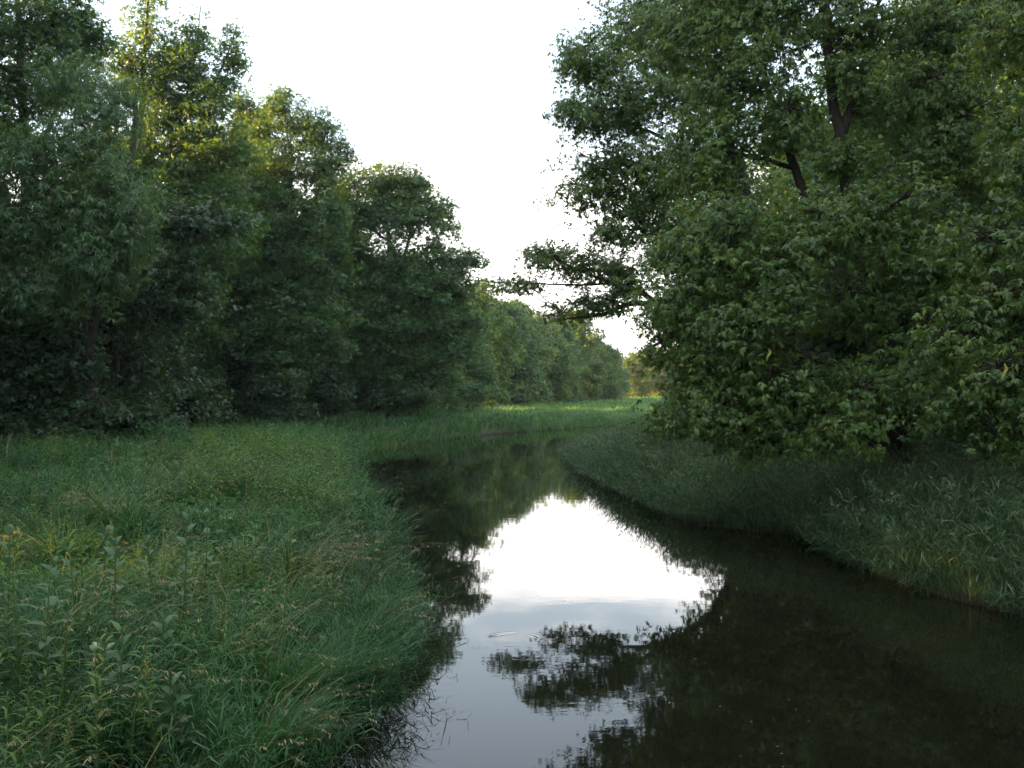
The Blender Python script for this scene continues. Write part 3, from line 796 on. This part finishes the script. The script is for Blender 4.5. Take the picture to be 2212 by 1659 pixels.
# ------------------------------------------------------------------ far tree line beyond the meadow
FAR = [(985, 112, 12.5, 7.5), (1035, 118, 14, 8), (1080, 126, 12.6, 9.5), (1122, 136, 13.6, 8), (1160, 146, 12.2, 10), (1198, 156, 12.8, 8.5), (1243, 166, 15, 8), (1282, 178, 11, 9), (1300, 188, 11, 7), (1320, 200, 7.5, 5.5)]
FARLAB = ['leftmost tree of the far line, gold along its top', 'far tree with golden crest behind the pale bushy tree', 'smooth green tree of the far line right of the pale bushy tree',
          'rounded tree of the far line between two smooth green ones', 'far tree in the middle of the line with even top', 'far tree just left of the tall gold-topped one',
          'tallest tree of the far line with feathery gold top', 'lower far tree right of the tall gold-topped one', 'dull green far tree near the end of the line', 'last low tree where the far line meets the gold trees']
for k, (px, D, h, w) in enumerate(FAR):
    auto_tree('far_tree', FARLAB[k], 'tree', onground(px, D), h, w, 'far', 120 + k, group='far line of trees beyond the meadow', low=0.06, n=18, mat=[M_FAR, M_WILLOW, M_MAPLE][(k * 7 + 2) % 3])
b = onground(1010, 92)
make_tree('bushy_tree', 'lighter green bushy tree standing in front of the far line at the meadow edge', 'tree', b, [([b, b + (0, 0, 3), b + (.3, 0, 6)], .16, .04)],
          [B(1000, 755, 92, 35, 30, 1.6), B(1030, 780, 92, 40, 35, 1.8), B(975, 790, 92, 40, 40, 1.8), B(1040, 825, 91, 45, 35, 1.8), B(990, 840, 91, 50, 30, 1.9), B(950, 830, 92, 40, 40, 1.7)], 'broad', 140, mat=M_WILLOW)
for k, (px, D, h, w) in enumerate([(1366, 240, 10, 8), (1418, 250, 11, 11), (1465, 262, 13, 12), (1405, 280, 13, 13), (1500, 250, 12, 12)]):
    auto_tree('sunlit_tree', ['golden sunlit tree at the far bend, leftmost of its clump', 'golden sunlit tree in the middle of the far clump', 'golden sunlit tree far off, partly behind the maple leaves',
                              'taller golden tree behind the far clump', 'sunlit tree far off behind the maple on the right bank'][k], 'tree', onground(px, D), h, w, 'far', 150 + k, group='sunlit trees at the far bend', low=0.05, n=12, mat=M_SUN_GOLD)

for k, (x, y, rz, s) in enumerate([(-20, 108, .3, 1.1), (-14, 122, 1.9, 1.1), (-24, 128, 3.0, 1.15), (-10, 138, 4.1, 1.1), (-20, 148, 5.2, 1.15), (-5, 156, .9, 1.1), (-16, 168, 2.4, 1.15), (1, 176, 3.6, 1.0), (-8, 190, 4.8, 1.1), (6, 196, .2, .9)]):  # hidden copies added only to block direct sun on the meadow
    copy_tree(inner[k % 5], 'hidden tree added behind the far line to shade the meadow', (x, y, gz(x, y)), rz, s, 'hidden shade trees added behind the far line')

# ------------------------------------------------------------------ grass and weeds
def scatter(rng, x0, x1, y0, y1, dens, side=None, dmin=0.02, dmax=1e9, fx=None):
    n = int((x1 - x0) * (y1 - y0) * dens)
    x = rng.uniform(x0, x1, n); y = rng.uniform(y0, y1, n)
    sd = river_sd(x, y)
    k = (sd > dmin) & (sd < dmax)
    if fx is not None: k &= fx(x, y)
    x, y, sd = x[k], y[k], sd[k]
    return x, y, ground_z(x, y, sd), sd


def vnoise(x, y, seed=0.0):
    xi = np.floor(x); yi = np.floor(y); fx = x - xi; fy = y - yi
    fx = fx * fx * (3 - 2 * fx); fy = fy * fy * (3 - 2 * fy)
    hsh = lambda a, b: np.abs(np.sin(a * 127.1 + b * 311.7 + seed * 74.7) * 43758.5453) % 1
    return (hsh(xi, yi) * (1 - fx) + hsh(xi + 1, yi) * fx) * (1 - fy) + (hsh(xi, yi + 1) * (1 - fx) + hsh(xi + 1, yi + 1) * fx) * fy


def patch(x, y, s=1.0):
    v = .55 * vnoise(x * s * .6, y * s * .45, 1) + .3 * vnoise(x * s * 1.5 + 9, y * s * 1.2, 2) + .15 * vnoise(x * s * 3.4, y * s * 3, 3)
    return np.clip((v - .5) * 1.7 + .5, 0, 1)


def blades(mb, rng, x, y, z, h, w, lean, seg=3, ldir=None, tone0=0.45, z0=None):
    n = len(x)
    a = rng.uniform(0, 6.283, n) if ldir is None else ldir
    ld = np.stack([np.cos(a), np.sin(a), np.zeros(n)], -1)
    fa = a + math.pi / 2 + rng.normal(size=n) * 0.6
    wd = np.stack([np.cos(fa), np.sin(fa), np.zeros(n)], -1)
    root = np.stack([x, y, z - 0.02], -1)
    ts = {2: (0, .55, 1), 3: (0, .38, .72, 1)}[seg]
    vs = []
    for t in ts:
        p = root + ld * (lean * h * t ** 1.7)[:, None] + np.array((0, 0, 1.0)) * (h * (t - lean * 0.42 * t ** 2.4))[:, None]
        ww = w * (1 - t ** 2.2) if t < 1 else None
        if ww is None: vs.append(p[:, None])
        else: vs += [(p - wd * ww[:, None] / 2)[:, None], (p + wd * ww[:, None] / 2)[:, None]]
    v = np.concatenate(vs, 1); m = v.shape[1]
    f = []
    for s in range(len(ts) - 1):
        o = 2 * s
        if s < len(ts) - 2: f += [(o, o + 1, o + 3), (o, o + 3, o + 2)]
        else: f.append((o, o + 1, o + 2))
    f = (np.arange(n)[:, None, None] * m + np.array(f)[None]).reshape(-1, 3)
    tone = np.clip(tone0 + 0.22 * rng.normal(size=n), 0, 1.3)
    mb.add(v.reshape(-1, 3), tris=f, tone=np.repeat(tone, m))


def leafy_stems(mb, rng, x, y, z, h, lean, a, K, ll, lw, tone0):
    """grass stems, each carrying K long narrow leaves that spread and bend over"""
    n = len(x)
    ld = np.stack([np.cos(a), np.sin(a), 0 * a], -1)
    root = np.stack([x, y, z - .02], -1)
    def P(t): return root + ld * (lean * h * t ** 1.6)[:, None] + np.array((0, 0, 1.)) * (h * (t - lean * .4 * t ** 2.2))[:, None]
    # the stem itself
    wd = np.stack([-np.sin(a), np.cos(a), 0 * a], -1) * .002
    q0, q1, q2 = P(0.), P(.5), P(1.)
    v = np.stack([q0 - wd, q0 + wd, q1 - wd, q1 + wd, q2], 1)
    f = (np.arange(n)[:, None, None] * 5 + np.array([(0, 1, 3), (0, 3, 2), (2, 3, 4)])[None]).reshape(-1, 3)
    ts = np.clip(tone0 + .1 * rng.normal(size=n), 0, 1.2)
    mb.add(v.reshape(-1, 3), tris=f, tone=np.repeat(ts, 5))
    for k in range(K):
        t = .25 + .75 * (k + rng.random(n)) / K
        p = root + ld * (lean * h * t ** 1.6)[:, None] + np.array((0, 0, 1.)) * (h * (t - lean * .4 * t ** 2.2))[:, None]
        aa = a + k * 2.6 + rng.normal(size=n) * .8
        el = rng.uniform(.1, 1.1, n) + .25 * (k == K - 1)
        d = np.stack([np.cos(aa) * np.cos(el), np.sin(aa) * np.cos(el), np.sin(el)], -1)
        l = ll * (.55 + .8 * rng.random(n)); w = lw * (.6 + .8 * rng.random(n))
        sd_ = norm(np.cross(d, np.array((0, 0, 1.))) + .5 * rng.normal(size=(n, 3)))
        m1 = p + d * (l * .5)[:, None]
        e = p + d * (l * .95)[:, None] + np.array((0, 0, -1.)) * (l * rng.uniform(.1, .55, n))[:, None]
        v = np.stack([p - sd_ * (w * .35)[:, None], p + sd_ * (w * .35)[:, None], m1 - sd_ * (w * .5)[:, None], m1 + sd_ * (w * .5)[:, None], e], 1)
        tn = np.clip(ts + .15 * rng.normal(size=n) + .1 * (k / K), 0, 1.3)
        mb.add(v.reshape(-1, 3), tris=f, tone=np.repeat(tn, 5))


rng = np.random.default_rng(77)
left_of = lambda y0: (lambda x, y: x < 1.5 if y0 < 55 else x < y)
g = MB()
for (y0, y1, x0, dens, h0, w0, seg) in [(3.4, 9, -9, 420, .36, .006, 3), (9, 15, -13, 320, .38, .008, 3), (15, 25, -20, 170, .46, .014, 3), (25, 45, -28, 90, .5, .022, 2), (45, 75, -30, 45, .5, .038, 2)]:
    x, y, z, sd = scatter(rng, x0, 1.0 if y1 < 60 else 6, y0, y1, dens, fx=left_of(y0))
    pt = patch(x, y)
    h = h0 * (0.5 + 0.9 * rng.random(len(x))) * (0.5 + 1.0 * pt)
    edge = np.exp(-sd / 0.5)
    lean = 0.35 + 0.85 * rng.random(len(x)) + 0.25 * edge
    a = rng.uniform(0, 6.283, len(x)); a = np.where(rng.random(len(x)) < 0.65 * edge, rng.normal(size=len(x)) * 0.7, a)
    blades(g, rng, x, y, z, h, w0 * (0.6 + 0.8 * rng.random(len(x))), lean, seg, a, 0.15 + 0.35 * pt)
# clumps of leafy stems: tussocks of different heights lean this way and that
for (y0, y1, x0, dens, h0, K, ll, lw) in [(3.4, 9, -8, 150, .58, 7, .18, .008), (9, 15, -11, 105, .60, 7, .19, .010), (15, 26, -18, 48, .64, 6, .22, .015), (26, 46, -26, 18, .68, 5, .28, .025)]:
    x, y, z, sd = scatter(rng, x0, 1.0, y0, y1, dens, fx=left_of(y0))
    cs = .75 if y1 < 16 else 1.2
    ix = np.floor(x / cs).astype(int); iy = np.floor(y / cs).astype(int)
    hs = np.abs(np.sin(ix * 12.9898 + iy * 78.233) * 43758.5453) % 1; ha = np.abs(np.sin(ix * 39.3 + iy * 11.13) * 24634.63) % 1
    edge = np.exp(-sd / 0.6)
    a = ha * 6.283 + rng.normal(size=len(x)) * .8
    a = np.where(rng.random(len(x)) < .75 * edge, rng.normal(size=len(x)) * .6, a)
    keep = rng.random(len(x)) < (.35 + .6 * hs) * (.45 + 1.0 * vnoise(x * 2.1, y * 1.7, 8))
    x, y, z, a, hs, edge = x[keep], y[keep], z[keep], a[keep], hs[keep], edge[keep]
    h = h0 * (.55 + .6 * hs + .35 * rng.random(len(x)))
    h *= .55 + .9 * patch(x, y, .9)
    leafy_stems(g, rng, x, y, z, h, .25 + .55 * rng.random(len(x)) + .3 * edge, a, K, ll, lw, .0 + .8 * patch(x, y, 1.4) + .2 * hs + .12 * edge)
for (x0, x1, y0, y1, dens, hh, ll, lw) in [(-4, 0, 5, 16, 150, .55, .2, .009), (-8, 0, 16, 46, 50, .6, .25, .018)]:
    x, y, z, sd = scatter(rng, x0, x1, y0, y1, dens, dmin=-.12, dmax=.4, fx=lambda x, y: (x < .5) & (vnoise(x * 1.3, y * 1.3, 5) > .3))
    leafy_stems(g, rng, x, y, np.maximum(z, -.06), hh * (.5 + .8 * rng.random(len(x))), .35 + .6 * rng.random(len(x)), -.2 + rng.normal(size=len(x)) * .7, 6, ll, lw, .1 + .6 * patch(x, y, 1.6))
tuss = []
def tussocks(g, rng, x0, x1, y0, y1, dens, nb, h0, w0, dmax, out):
    tx, ty, tz, ts = scatter(rng, x0, x1, y0, y1, dens, dmin=.05, dmax=dmax, fx=lambda x, y: (x < 1.5) if out > -1 else (x > 1.8))
    for X, Y, Z, S_ in zip(tx, ty, tz, ts):
        sz = rng.uniform(.6, 1.35); n = int(nb * sz)
        a = rng.uniform(0, 6.283, n); r = np.abs(rng.normal(size=n)) * .13 * sz
        if S_ < 1.2: a = np.where(rng.random(n) < .55, out + rng.normal(size=n) * .7, a)
        h = h0 * sz * (.55 + .6 * rng.random(n)); lean = .35 + .75 * rng.random(n) ** .7
        blades(g, rng, X + r * np.cos(a), Y + r * np.sin(a), np.full(n, Z), h, w0 * (.6 + .8 * rng.random(n)), lean, 3, a, rng.uniform(.25, .95))
        tuss.append((X, Y, Z, sz, S_))
tussocks(g, rng, -5.5, 0, 5, 12, 1.7, 150, .72, .0075, 3.6, 0.0)
tussocks(g, rng, -8, 0, 12, 24, .8, 120, .82, .012, 5, 0.0)
o = g.build('grass', M_GRASS)
tag(o, 'long tangled green grass covering the left bank', 'grass', kind='stuff')

g = MB()
for (y0, y1, x0, x1, dens, h0, w0) in [(60, 100, -30, 60, 16, .42, .05), (100, 150, -40, 90, 7, .42, .09), (150, 260, -40, 130, 2.2, .45, .18)]:
    x, y, z, sd = scatter(rng, x0, x1, y0, y1, dens, fx=lambda x, y: (y > 67 + 1.1 * np.maximum(x, -20)) | (x < -3))
    pt = patch(x, y, .25)
    blades(g, rng, x, y, z, h0 * (0.5 + 0.8 * rng.random(len(x))), w0 * (0.6 + 0.8 * rng.random(len(x))), 0.3 + 0.7 * rng.random(len(x)), 2, None, 0.45 + 0.3 * pt)
x, y, z, sd = scatter(rng, -9, 40, 44, 112, 60, dmin=-.15, dmax=1.3, fx=lambda x, y: (x < -2) | (y > 67 + 0.75 * x))
blades(g, rng, x, y, np.maximum(z, -.03), .4 * (.5 + .9 * rng.random(len(x))), .04 * (.6 + .8 * rng.random(len(x))), .4 + .8 * rng.random(len(x)), 2, None, .1 + .5 * patch(x, y, .6))
o = g.build('meadow_grass', M_MEADOW)
tag(o, 'even green meadow grass beyond the river bend', 'grass', kind='stuff')

g = MB()
for (y0, y1, x0, x1, dens, h0, w0, seg, dm) in [(5, 22, 3, 16, 380, .70, .013, 3, 3.2), (22, 34, 2, 14, 200, .75, .018, 3, 7), (34, 50, 1.5, 16, 130, .45, .024, 2, 9), (50, 84, 2, 40, 50, .32, .04, 2, 14)]:
    x, y, z, sd = scatter(rng, x0, x1, y0, y1, dens, dmax=dm, fx=lambda x, y: x > 2)
    pt = patch(x, y)
    h = h0 * (0.55 + 0.75 * rng.random(len(x)))
    edge = np.exp(-sd / 0.5)
    a = rng.uniform(0, 6.283, len(x)); a = np.where(rng.random(len(x)) < 0.6 * edge, math.pi + rng.normal(size=len(x)) * 0.8, a)
    blades(g, rng, x, y, z, h, w0 * (0.6 + 0.8 * rng.random(len(x))), 0.25 + 0.8 * rng.random(len(x)), seg, a, 0.25 + 0.4 * pt)
for (y0, y1, x0, x1, dens, h0, K, ll, lw, dm) in [(5, 22, 3, 15, 85, 1.12, 8, .25, .013, 3.4), (22, 36, 2, 13, 38, .85, 6, .26, .019, 5), (36, 46, 1.5, 14, 12, .5, 5, .25, .026, 7)]:
    x, y, z, sd = scatter(rng, x0, x1, y0, y1, dens, dmax=dm, fx=lambda x, y: x > 2)
    edge = np.exp(-sd / .6)
    a = rng.uniform(0, 6.283, len(x)); a = np.where(rng.random(len(x)) < .7 * edge, math.pi + .5 + rng.normal(size=len(x)) * .7, a)
    leafy_stems(g, rng, x, y, z, h0 * (.6 + .55 * rng.random(len(x))), .15 + .45 * rng.random(len(x)) + .3 * edge, a, K, ll, lw, .25 + .65 * patch(x, y, 1.3))
tussocks(g, rng, 2, 12, 9, 26, .8, 120, .9, .013, 3.2, math.pi)
for (x0, x1, y0, y1, dens, hh, ll, lw) in [(2, 13, 8, 24, 170, .75, .26, .012), (1.5, 10, 24, 46, 60, .65, .28, .02)]:
    x, y, z, sd = scatter(rng, x0, x1, y0, y1, dens, dmin=-.22, dmax=.35, fx=lambda x, y: (x > 1.8) & (vnoise(x * 1.3, y * 1.3, 5) > .2))
    leafy_stems(g, rng, x, y, np.maximum(z, -.06), hh * (.5 + .8 * rng.random(len(x))), .35 + .6 * rng.random(len(x)), math.pi + .4 + rng.normal(size=len(x)) * .7, 6, ll, lw, .1 + .6 * patch(x, y, 1.6))
o = g.build('reed_grass', M_REED)
tag(o, 'tall rough reed grass along the right bank', 'grass', kind='stuff')

# dry straw-coloured stems among the grass, some with a drooping seed head
def straws(g, x, y, z, h, w, lean, a=None):
    n = len(x)
    if a is None: a = rng.uniform(0, 6.283, n)
    blades(g, rng, x, y, z + .08, h, np.full(n, w), lean, 3, a)
    # seed head: short bristles round the arched tip
    ld = np.stack([np.cos(a), np.sin(a), 0 * a], -1)
    K = 7
    for k in range(K):
        t = .88 + .12 * k / K
        p = np.stack([x, y, z + .06], -1) + ld * (lean * h * t ** 1.7)[:, None] + np.array((0, 0, 1.)) * (h * (t - lean * .42 * t ** 2.4))[:, None]
        aa = a + rng.normal(size=n) * .8
        put_leaves(g, 'long', p, np.stack([np.cos(aa), np.sin(aa), -.2 - .5 * rng.random(n)], -1), np.tile(np.array((0, 0, 1.)), (n, 1)) + .3 * rng.normal(size=(n, 3)), np.full(n, 6.0 * w) * (.6 + .7 * rng.random(n)), np.clip(.6 + .3 * rng.normal(size=n), 0, 1.3))


g = MB()
x, y, z, sd = scatter(rng, -9, 1, 5, 16, 9, fx=lambda x, y: (x < 0) & (patch(x, y, 1.7) > .58))
straws(g, x, y, z, .8 + .35 * rng.random(len(x)), .007, .75 + .5 * rng.random(len(x)))
x, y, z, sd = scatter(rng, -5, 0, 7, 15, 22, dmax=2.2, fx=lambda x, y: (x < 1) & (patch(x, y, 2.3) > .6))
straws(g, x, y, z, .75 + .5 * rng.random(len(x)), .0075, .8 + .5 * rng.random(len(x)), rng.normal(size=len(x)) * .6 + .1)
x, y, z, sd = scatter(rng, -18, -1, 16, 36, 3.2, fx=lambda x, y: (x < 0) & (patch(x, y, 1.2) > .5))
straws(g, x, y, z, .9 + .4 * rng.random(len(x)), .010, .6 + .6 * rng.random(len(x)))
x, y, z, sd = scatter(rng, 3, 14, 9, 34, 8, dmax=4, fx=lambda x, y: (x > 2) & (patch(x, y, 1.2) > .4))
straws(g, x, y, z, .8 + .4 * rng.random(len(x)), .010, .4 + .6 * rng.random(len(x)))
for (X, Y, Z, sz, S_) in tuss:
    if rng.random() < .45:
        n = int(rng.uniform(5, 16)); a = rng.uniform(0, 6.283) + rng.normal(size=n) * .7
        if S_ < 1.5 and X < 1: a = rng.normal(size=n) * .7
        straws(g, X + rng.normal(size=n) * .08, Y + rng.normal(size=n) * .08, np.full(n, Z), .65 * sz + .45 * rng.random(n), .006 if Y < 12 else .009, .7 + .5 * rng.random(n), a)
o = g.build('dry_grass', M_STRAW)
tag(o, 'bent straw-coloured dead grass stems scattered through the green', 'grass', kind='stuff')

# ------------------------------------------------------------------ flowering weeds
def leaf_quad(mb, p, ax, nr, l, w, tone):
    """one oval leaf with a folded midrib, 3 segments"""
    y = norm(np.asarray(ax, float)); x = norm(np.cross(y, nr)); z = np.cross(x, y)
    v = []; f = []
    for k, (t, ww, dz) in enumerate(((0, .12, 0), (.25, .8, .02), (.55, 1, 0), (.82, .62, -.08), (1, .03, -.2))):
        c = p + y * l * t + z * l * dz
        v += [c - x * w * ww / 2 + z * w * .14 * ww, c - z * w * .05 * ww, c + x * w * ww / 2 + z * w * .14 * ww]
        if k:
            o = 3 * k
            f += [(o - 3, o - 2, o + 1, o), (o - 2, o - 1, o + 2, o + 1)]
    mb.add(v, quads=f, tone=tone)


def milkweed(label, base, h, seed, pods=False, pairs=9, group=None):
    rng = np.random.default_rng(seed)
    root = empty('milkweed_plant', base); tag(root, label, 'milkweed', 'milkweed plants on the left bank' if group is None else group)
    root.rotation_euler = (rng.normal() * .05, rng.normal() * .05, rng.uniform(0, 6.28))
    s = MB(); tube(s, [(0, 0, 0), (.01, 0, h * .5), (.0, .015, h)], [.008, .007, .004], 6); s.build('stem', M_STALK, root, True)
    a = 0
    for k in range(pairs):
        t = 0.25 + 0.73 * k / (pairs - 1); a += math.pi / 2 + rng.normal() * .2
        up = 0.25 + 1.1 * max(0, t - .6) / .4
        l = (.165 - .06 * max(0, t - .75) / .25) * rng.uniform(.85, 1.15)
        for q in (0, math.pi):
            d = np.array((math.cos(a + q), math.sin(a + q), up + rng.normal() * .12))
            m = MB(); leaf_quad(m, np.array((0, 0, h * t)), d, np.array((-d[0] * .5, -d[1] * .5, 1)), l, l * .48, rng.uniform(.1, .9)); m.build('leaf', M_MILK, root, True)
    if pods:
        for k in range(3):
            m = MB(); aa = k * 2.1
            p0 = np.array((.02 * math.cos(aa), .02 * math.sin(aa), h * .9)); d = np.array((math.cos(aa) * .8, math.sin(aa) * .8, .45))
            pts = [p0 + d * t * .11 for t in (0, .15, .4, .65, .88, 1)]
            tube(m, pts, [.004, .014, .022, .018, .009, .002], 8); m.build('seed_pod', M_POD, root, True)
    return root


def gpt(px, D):
    return onground(px, D)


milkweed('tall milkweed with drooping paired leaves in the middle of the left bank grass', gpt(392, 9.3), 1.28, 1)
milkweed('milkweed with broad top leaves left of the tallest milkweed', gpt(250, 8.9), 1.13, 2)
milkweed('young milkweed with upright top leaves, further left behind the podded one', gpt(172, 8.6), 0.98, 3, pairs=7)
milkweed('blue-green milkweed cut by the left picture edge', gpt(14, 7.4), 1.20, 4)
milkweed('milkweed with three upright pale top leaves near the left picture edge', gpt(95, 7.4), 0.98, 5, pairs=7)
milkweed('milkweed bearing pale swollen seed pods', gpt(212, 7.2), 0.71, 6, pods=True, pairs=7)
milkweed('milkweed with wide low leaves just right of the podded one', gpt(262, 7.3), 0.81, 7, pairs=7)
milkweed('short milkweed with narrow leaf rosette below the tallest milkweed', gpt(388, 7.2), 0.63, 8, pairs=7)
milkweed('pale narrow-leaved milkweed standing behind the tallest one', gpt(447, 10.6), 1.16, 9)


for k, (px, d, h) in enumerate([(330, 10.5, .85), (475, 12, .95), (120, 9.6, .8), (350, 8.2, .65), (225, 11, .9), (560, 12.5, .85)]):
    milkweed('plain milkweed stalk among the taller grass, without pods', gpt(px, d), h, 400 + k, group='plain milkweed stalks of the left bank')


def weed_mesh(seed, h, bloom):
    rng = np.random.default_rng(seed)
    m = MB(); st = MB(); bl = MB()
    bend = rng.normal(size=2) * .06
    P = lambda t: np.array((bend[0] * t * t, bend[1] * t * t, h * t))
    tube(st, [P(t) for t in (0, .4, .8, 1)], [.006, .005, .003, .001], 4)
    n = int(46 * h)
    for k in range(n):
        t = 0.15 + .83 * k / n; a = k * 2.4 + rng.normal() * .2
        l = .115 * (1 - .65 * max(0, t - .45) / .55) * rng.uniform(.8, 1.2)
        d = np.array((math.cos(a), math.sin(a), .45 + rng.normal() * .2))
        leaf_quad(m, P(t), d, np.array((-.4 * math.cos(a), -.4 * math.sin(a), 1)), l, l * .2, float(np.clip(.3 + .5 * t + rng.normal() * .15, 0, 1.2)))
    if bloom:
        for k in range(26):
            t = .78 + .25 * k / 26; a = k * 2.4; p = P(min(t, 1)) + np.array((0, 0, max(0, t - 1) * h))
            d = np.array((math.cos(a) * .6, math.sin(a) * .6, .8)); l = .05 * (1.1 - k / 26)
            leaf_quad(bl, p, d, np.array((0, 0, 1.)), l, l * .35, rng.random())
    return st, m, bl


def weed(name, label, cat, group, base, seed, h, bloom):
    root = empty(name, base); tag(root, label, cat, group)
    st, m, bl = weed_mesh(seed, h, bloom)
    st.build('stem', M_STALK, root); m.build('foliage', M_FORB, root, True)
    if bloom: bl.build('seed_spike', M_SPIKE, root)
    return root


weed('nettle', 'tall green weed with pale seed spike in the left foreground', 'weed', None, gpt(322, 7.0), 31, .86, True)
weed('nettle', 'pale seed-spiked weed at the lower left, nearest the viewer', 'weed', None, gpt(128, 5.9), 32, .80, True)
protos = [weed('goldenrod', 'leafy green goldenrod stem rising from the left bank grass', 'weed', 'goldenrod stems on the left bank', gpt(px, d), 200 + k, h, False)
          for k, (px, d, h) in enumerate([(60, 6.3, .72), (30, 6.0, .8), (150, 6.7, .62), (420, 8.3, .7), (470, 8.8, .62)])]
rr = np.random.default_rng(9)
cand = []
while len(cand) < 210:
    y = rr.uniform(5.4, 13) if rr.random() < .45 else rr.uniform(13, 30)
    x = rr.uniform(-.53 * y, 0)
    if river_sd(np.array([x]), np.array([y]))[0] > .7 and (patch(np.array([x]), np.array([y]), 1.3)[0] > .5 or (y < 7.4 and x < -1.9)): cand.append((x, y))
for k, (x, y) in enumerate(cand):
    copy_tree(protos[k % 5], 'leafy green goldenrod stem rising from the left bank grass', (x, y, gz(x, y) - .02), rr.uniform(0, 6.28), rr.uniform(.8, 1.5), 'goldenrod stems on the left bank')

# leafy forbs that mat the yellow-green patch of the left bank
g = MB()
for (x0, x1, y0, y1, dens, K, hm, ls, fx) in [(-13, -2, 17, 36, 26, 24, 1.25, .14, lambda x, y: (patch(x, y, .8) > .38) & (x > -.30 * y - .5)), (-17, -1, 18, 42, 9, 20, .75, .13, lambda x, y: (patch(x, y, .5) > .5) & (x <= -.30 * y - .5) & (x > -.48 * y)),
                                              (-9, -1.2, 4.2, 11, 34, 26, .62, .075, lambda x, y: (patch(x, y, 1.1) > .40) & (x < -.17 * y)),
                                              (-14, -1.5, 11, 19, 22, 22, .70, .10, lambda x, y: patch(x, y, .9) > .50)]:
    x, y, z, sd = scatter(rng, x0, x1, y0, y1, dens, dmin=.3, fx=fx)
    n = len(x)
    t = rng.random((n, K)); hh = (.45 + .55 * rng.random(n)) * hm
    a = rng.uniform(0, 6.283, (n, K)); bx = rng.normal(size=(n, 1)) * .12; by = rng.normal(size=(n, 1)) * .12
    pos = np.stack([x[:, None] + bx * t + .03 * np.cos(a), y[:, None] + by * t + .03 * np.sin(a), z[:, None] + hh[:, None] * (.2 + .8 * t)], -1).reshape(-1, 3)
    ax = np.stack([np.cos(a), np.sin(a), .45 + 0 * a], -1).reshape(-1, 3)
    nr = np.stack([-.4 * np.cos(a), -.4 * np.sin(a), 1 + 0 * a], -1).reshape(-1, 3)
    put_leaves(g, 'long', pos, ax, nr, ls * (.7 + .7 * rng.random(n * K)) * (1.15 - .5 * t.ravel()), np.clip(np.repeat(.1 + .35 * rng.random(n), K) + .5 * t.ravel() + .15 * rng.normal(size=n * K), 0, 1.2))
o = g.build('undergrowth', M_FORB)
tag(o, 'leafy yellow-green weeds massed among the grass of the left bank', 'weeds', kind='stuff')

# ------------------------------------------------------------------ bits on the water, hanging leaves
fl = MB()
leaf_quad(fl, np.array((0, 0, 0.)), (1, 0, 0.02), np.array((0, 0, 1.)), .05, .025, .5)
fo = fl.build('floating_leaf', M_STRAW, None, True)
tag(fo, 'small pale fallen leaf floating on the dark water at lower right', 'leaf', 'fallen leaves floating on the river')
rr = np.random.default_rng(19)
first = True
for k in range(22):
    y = rr.uniform(7.6, 12); x = rr.uniform(.3, .32 * y)
    o = fo if first else fo.copy()
    if not first: COL.objects.link(o)
    first = False
    o.location = (x, y, .006); o.rotation_euler = (0, 0, rr.uniform(0, 6.28)); s = rr.uniform(.3, .75); o.scale = (s, s, s)

for k, (px, py, D, lab) in enumerate([(1660, 752, 17.3, 'pale yellow curled leaf hanging among the dark maple boughs'), (2170, 785, 13.6, 'long pale yellow leaf hanging at the right picture edge')]):
    m = MB()
    p = at(px, py, D)
    if k == 0: p = at(2050 / 1.0 - 390, 752, 17.3)
    pts = smoothline([(0, 0, 0), (.03, .01, -.07), (-.01, 0, -.14), (-.03, .02, -.22)], 4)
    v = []; f = []
    for q_, c in enumerate(pts):
        ww = .022 * math.sin(math.pi * min(.97, .08 + q_ / (len(pts)))) + .002
        v += [c + np.array((-ww, 0, 0)), c + np.array((0, .012, 0)), c + np.array((ww, 0, 0))]
        if q_: b0 = 3 * q_; f += [(b0 - 3, b0 - 2, b0 + 1, b0), (b0 - 2, b0 - 1, b0 + 2, b0 + 1)]
    m.add(v, quads=f)
    o = m.build('yellow_leaf', M_YELLOW, None, True); o.location = p
    tag(o, lab, 'leaf')

# ------------------------------------------------------------------ humid evening air
HAZE = 0.0002
hm = bpy.data.materials.new("haze_air"); hm.use_nodes = True; hn = hm.node_tree; hn.nodes.clear()
pv = hn.nodes.new("ShaderNodeVolumePrincipled"); pv.inputs['Density'].default_value = HAZE
pv.inputs['Color'].default_value = (0.92, 0.96, 1.0, 1); pv.inputs['Anisotropy'].default_value = 0.3
ho = hn.nodes.new("ShaderNodeOutputMaterial"); hn.links.new(pv.outputs[0], ho.inputs['Volume'])
g = MB()
x0, x1, y0, y1, z0, z1 = -1700., 1700., -300., 2700., -3., 34.
g.add([(x0, y0, z0), (x1, y0, z0), (x1, y1, z0), (x0, y1, z0), (x0, y0, z1), (x1, y0, z1), (x1, y1, z1), (x0, y1, z1)],
      quads=[(3, 2, 1, 0), (4, 5, 6, 7), (0, 1, 5, 4), (1, 2, 6, 5), (2, 3, 7, 6), (3, 0, 4, 7)])
hz = g.build('haze', hm)
tag(hz, 'thin humid evening haze softening the distant trees', 'haze', kind='stuff')
